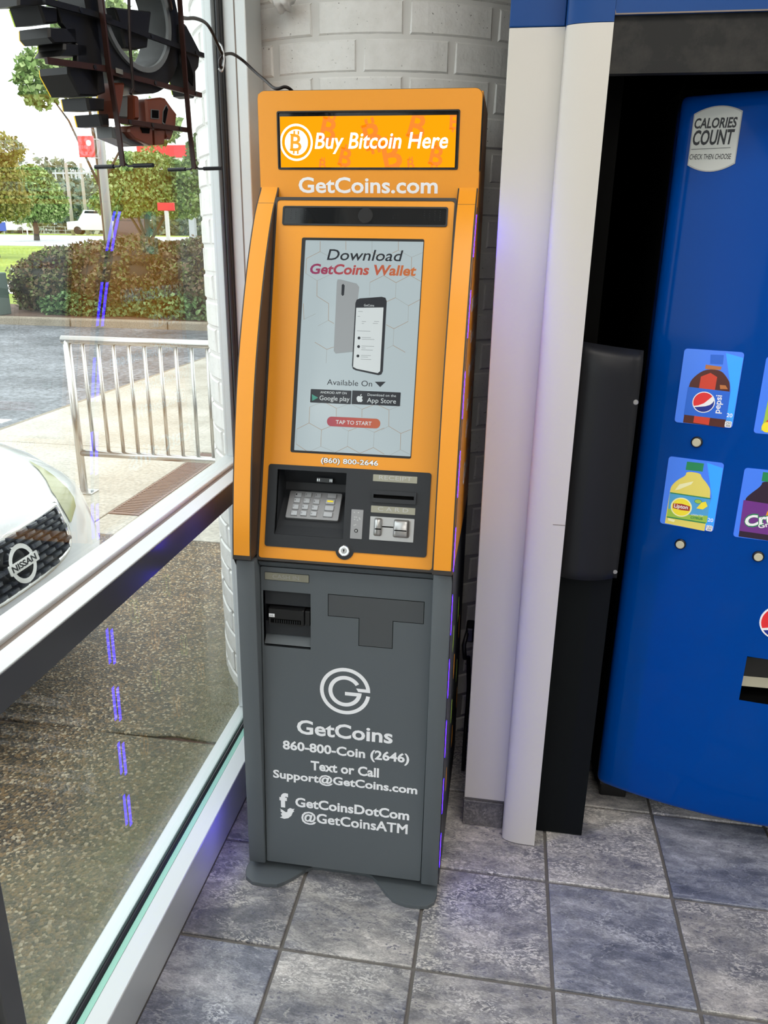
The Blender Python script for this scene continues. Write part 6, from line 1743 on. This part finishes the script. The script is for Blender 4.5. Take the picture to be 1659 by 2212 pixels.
for bl_ in blobs:
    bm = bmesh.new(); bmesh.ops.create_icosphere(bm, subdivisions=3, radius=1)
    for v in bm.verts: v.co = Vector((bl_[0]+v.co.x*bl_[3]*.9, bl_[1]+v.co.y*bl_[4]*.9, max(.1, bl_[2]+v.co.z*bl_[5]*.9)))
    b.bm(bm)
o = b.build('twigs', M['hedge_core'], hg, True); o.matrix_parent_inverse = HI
# trees
def tree(loc, label, blobs, n, size, leafmat, trunk_r, trunk_h, seed, trunks=None):
    x, y, z = loc
    r = empty('tree', loc); tag(r, label, 'tree')
    lf_ = leaves('crown', blob_pts(blobs, n, seed, .45), size, leafmat, r)
    b = MB(); top = blobs[0]
    b.tube([(0, 0, -.2), (trunk_r*.3, 0, trunk_h*.5), (0, 0, trunk_h), (top[0]*.5, top[1]*.5, top[2])], [trunk_r*1.25, trunk_r, trunk_r*.85, trunk_r*.35], 9)
    for bl_ in blobs[1:]: b.tube([(0, 0, trunk_h*.8), (bl_[0]*.5, bl_[1]*.5, (trunk_h+bl_[2])*.5), (bl_[0], bl_[1], bl_[2])], [trunk_r*.6, trunk_r*.4, trunk_r*.12], 6)
    b.build('trunk', M['bark'], r, True)
    return r
tree((-11.5, 24.05, zg(24)), 'small tree with a spreading yellow green crown behind the right of the hedge',
     [(0, 0, 2.55, 1.4, 1.3, .70), (-1.0, .2, 2.25, .9, .9, .45), (1.1, .2, 2.35, 1.0, 1, .55), (.2, 0, 3.2, 1.2, 1.1, .6), (1.5, .4, 3.0, .8, .8, .6), (-.7, 0, 3.0, .9, .9, .5)], 21000, .078, M['leaf_green'], .10, 1.2, 11)
tree((-32.5, 51.2, zg(51)), 'round dark green tree on the far verge left of the utility poles',
     [(0, 0, 2.9, 1.9, 1.8, 1.8), (-1.3, .2, 2.6, 1.4, 1.3, 1.4), (1.2, .2, 2.4, 1.2, 1.2, 1.2), (.2, 0, 4.0, 1.2, 1.2, .8)], 16000, .15, M['leaf_green'], .17, 1.4, 12)
tree((-22.6, 32.1, zg(32)), 'yellowing tree at the left edge with sparse upper twigs',
     [(0, 0, 3.3, 1.7, 1.5, 1.2), (.9, .3, 4.5, .9, .8, .6), (.4, 0, 2.4, 1.5, 1.3, .9), (-.8, 0, 4.6, 1, 1, .7)], 11000, .10, M['leaf_yellow'], .13, 1.3, 13)
tree((-10.0, 18.4, zg(18)), 'tall tree whose loose leaves hang behind the window sign',
     [(-.3, 0, 5.2, .8, .8, .7), (.1, 0, 6.4, .9, .9, .7), (.5, .3, 5.6, .6, .6, .5), (-1.0, -.6, 4.9, .55, .5, .65), (1.5, 0, 4.0, .7, .6, .5)], 6500, .11, M['leaf_green'], .06, 3.2, 14)
tree((-7.6, 21.5, zg(21.5)), 'leafy tree in front of the red canopy at the right of the window',
     [(0, 0, 2.6, .9, .9, .9), (.3, 0, 4.0, .9, .8, .8), (-.7, .2, 3.5, .7, .7, .6), (.9, .2, 2.0, 1.1, 1, .8)], 14000, .085, M['leaf_dark'], .09, 1.2, 15)
# wooded hill far off
hl = empty('wooded_hill', (-90, 160, 2.5)); tag(hl, 'hazy wooded hill on the skyline behind the utility poles', 'hill')
R = np.random.RandomState(3); bl = []
for i in range(58):
    t = i/57; x = -165+150*t+R.uniform(-3, 3); y = 150+45*math.sin(t*2.5)+R.uniform(-6, 6)
    h = 13+5.5*math.sin(t*5.2+.6)+R.uniform(-1.5, 1.5); bl.append((x+90, y-160, h*.42, 5.5, 5.5, h*.62))
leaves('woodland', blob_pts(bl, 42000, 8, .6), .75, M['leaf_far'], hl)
bl2 = [(-38+4.6*i+R.uniform(-1, 1)+90, 82+R.uniform(-3, 6)-160, 2.6+R.uniform(-.6, 1.2), 3.2, 3, 3.4+R.uniform(-.8, 1)) for i in range(-6, 9)]
rsc = empty('roadside_woods', (-90, 160, 2.5)); tag(rsc, 'dark belt of trees across the road below the hazy hill', 'woods')
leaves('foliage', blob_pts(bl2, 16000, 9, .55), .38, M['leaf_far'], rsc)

# ------------------------------------------------------------------ street furniture
def pole(name, loc, h, r, m, label, cat='pole', group=None):
    b = MB(); b.tube([(0, 0, -.3), (0, 0, h*.5), (0, 0, h)], [r*1.1, r, r*.85], 12); o = b.build(name, m, None, True); o.location = loc
    return tag(o, label, cat, group)
lp = pole('street_lamp', (-8.86, 16.45, zg(16.4)), 8.2, .092, M['galv'], 'tall grey lamp post rising behind the hedge', 'lamp post')
b = MB(); b.tube([(0, 0, 8.0), (.5, .2, 8.3), (1.2, .4, 8.35)], .04, 8); b.bbox(1.0, 1.6, .25, .55, 8.28, 8.42, .03); b.build('lamp_arm', M['galv'], lp)
bn = empty('street_banner', (-8.9, 15.9, 3.3)); tag(bn, 'red square sign on an arm of the grey lamp post', 'sign')
b = MB(); b.bbox(-.19, .17, -.02, .02, 0.0, .42, .006); b.build('panel', M['signred'], bn)
b = MB(); b.disc(Fr((0, -.0205, 0), (1, 0, 0), (0, 0, 1), (0, -1, 0)), .06, .28, .06, 0, .003, 20); b.build('white_spot', M['p_white'], bn)
b = MB(); b.tube([(-.1, 0, .40), (.04, .455, .40)], .012, 6); b.tube([(-.1, 0, .02), (.04, .455, .02)], .012, 6); b.build('bracket', M['galv'], bn)
for (x, y, h, lab) in ((-36.9, 63.75, 5.6, 'weathered wooden utility pole carrying the crossarm, beside the round tree'), (-38.3, 68.7, 6.0, 'weathered wooden utility pole nearer the grey lamp post')):
    p_ = pole('utility_pole', (x, y, zg(y)), h, .15, M['wood'], lab, 'utility pole', None)
    b = MB(); b.bbox(-1.3, 1.5, -.06, .06, h-.85, h-.72, .01); b.build('crossarm', M['galv'], p_)
    for dx in (-1.0, -.3, .8, 1.2):
        b = MB(); b.tube([(dx, 0, h-.75), (dx, 0, h-.5)], .05, 6); b.tube([(dx, -.05, h-.85), (dx+.05, -.05, h-1.25)], .07, 6); b.build('insulator', M['galv'], p_)
pole('marker_post', (-37.3, 57.7, zg(57.7)), 1.25, .05, M['canopywhite'], 'thin white post by the far road below the round tree', 'post')
pole('flag_post', (-24.6, 33.8, zg(33.8)), 1.9, .04, M['canopywhite'], 'thin white post at the far left edge by the road', 'post')
# wire fence
fe = empty('wire_fence', (-43.3, 71.6, zg(71.6))); tag(fe, 'low grey wire fence across the road between the poles', 'fence')
b = MB()
for zz in (.05, .35, .65): b.tube([(-3, -.6, zz), (3, .6, zz)], .018, 5)
b.build('wire', M['galv'], fe)
for i in range(7):
    b = MB(); x = -3+i; b.tube([(x, x*.2, -.2), (x, x*.2, .72)], .03, 6); b.build('fence_post', M['galv'], fe)
# filling station canopy, its columns and the red sign
cn_ = empty('station_canopy', (-18.0, 50.5, zg(50))); tag(cn_, 'filling station canopy with a red fascia and white soffit behind the trees', 'canopy')
zb_ = zg(50)
b = MB(); b.bbox(-5.6, 6.5, -1.3, 5.0, 6.74-zb_, 7.45-zb_, .03); b.build('fascia', M['signred'], cn_)
b = MB(); b.box(-5.5, 6.4, -1.2, 4.9, 6.50-zb_, 6.74-zb_); b.build('soffit', M['canopywhite'], cn_)
for x in (-3.1, 3.2):
    b = MB(); b.bbox(x-.2, x+.2, -.2+1, .2+1, -.2, 6.52-zb_, .02); b.build('column', M['galv'], cn_)
rs = empty('price_sign', (-7.66, 17.0, zg(17))); tag(rs, 'small red sign board on a white post behind the right of the hedge', 'sign')
zr = zg(17)
b = MB(); b.bbox(-.205, .205, -.03, .03, 2.265-zr, 2.44-zr, .01); b.build('board', M['signred'], rs)
b = MB(); b.bbox(-.045, .045, -.03, .03, -.1, 2.265-zr, .01); b.build('post', M['canopywhite'], rs)
# transformer cabinet
tb = empty('utility_cabinet', (-9.02, 12.05, 0)); tag(tb, 'grey green utility cabinet on the verge, cut by the left edge', 'cabinet')
tb.location = (-9.85, 13.30, .12)
b = MB(); b.bbox(-.60, .20, -.26, .26, 0, .82, .02); b.build('box', M['transformer'], tb)
b = MB(); b.bbox(-.55, .15, -.275, -.26, .06, .76, .006); dd_ = b.build('door', M['transformer'], tb)
b = MB(); b.bbox(.06, .085, -.295, -.275, .34, .46, .004); b.build('handle', M['black'], dd_)
# concrete wheel stop on the far drive
b = MB(); b.bbox(-.9, .9, -.09, .09, 0, .16, .03); ws = b.build('wheel_stop', M['path']); ws.location = (-15.6, 24.0, zg(24)); tag(ws, 'pale concrete wheel stop at the path left of the hedge', 'wheel stop')
# small vehicles far off
def small_car(loc, rz, m, label, L=4.4, H=1.5, boxy=False):
    r = empty('car', loc); r.rotation_euler = (0, 0, rz); tag(r, label, 'car')
    pr = [(-L/2, .3), (-L/2, .75), (-L*.47, .88), (-L*.25, .95), (-L*.10, H), (L*.28, H), (L*.40, 1.0), (L/2, .95), (L/2, .3)] if not boxy else [(-L/2, .35), (-L/2, .95), (-L*.30, 1.05), (-L*.18, H), (L*.46, H), (L/2, 1.05), (L/2, .35)]
    b = MB(); n_ = len(pr); hw = .88
    V = [(x, -hw*(.84 if z > 1.1 else 1), z) for x, z in pr]+[(x, hw*(.84 if z > 1.1 else 1), z) for x, z in pr]
    b.add(V, [tuple(range(n_)), tuple(range(n_, 2*n_))[::-1]]+[(i, n_+i, n_+(i+1) % n_, (i+1) % n_) for i in range(n_)])
    smooth_by_angle(fix(b.build('body', m, r)), 30)
    top = [p for p in pr if p[1] >= .95]
    xs_ = [p[0] for p in top if p[1] == H]
    for s_ in (-1, 1):
        b = MB(); b.add([(xs_[0]-.25, s_*.835, 1.08), (xs_[-1]+.2, s_*.835, 1.08), (xs_[-1]-.05, s_*.765, H-.08), (xs_[0]+.1, s_*.765, H-.08)], [(0, 1, 2, 3)]); b.build('side_window', M['carglass'], r)
    b = MB(); x_ = xs_[-1]; b.add([(x_+.12, -.66, 1.1), (x_+.12, .66, 1.1), (x_+.03, .62, H-.08), (x_+.03, -.62, H-.08)], [(0, 1, 2, 3)]); b.build('rear_window', M['carglass'], r)
    for x in (-L*.32, L*.32):
        for s_ in (-1, 1):
            b = MB(); b.disc(Fr((x, s_*.74, .32), (1, 0, 0), (0, 0, 1), (0, s_, 0)), 0, 0, .32, -.08, .14, 18, .02); b.build('wheel', M['tyre'], r)
    return r
small_car((-19.4, 38.9, zg(39)), math.radians(297), M['suv'], 'dark maroon car parked behind the hedge beside the lamp post', 4.3, 1.6, True)
small_car((-48.3, 72.0, zg(72)), math.radians(8), M['carwhite'], 'white car far away by a blue sign at the left edge', 4.6, 1.45)
small_car((-34.0, 62.5, zg(62.5)), math.radians(20), M['canopywhite'], 'white van far away behind the grey lamp post', 4.4, 1.9, True)
bs = empty('blue_sign', (-45.2, 66.0, zg(66))); tag(bs, 'small blue roadside sign at the left edge in front of the white car', 'sign')
b = MB(); b.bbox(-1.6, .55, -.04, .04, .2, .95, .01); b.build('board', M['banner_blue'], bs)
b = MB(); b.tube([(-.8, .05, -.2), (-.8, .05, .3)], .04, 6); b.tube([(.3, .05, -.2), (.3, .05, .3)], .04, 6); b.build('post', M['galv'], bs)
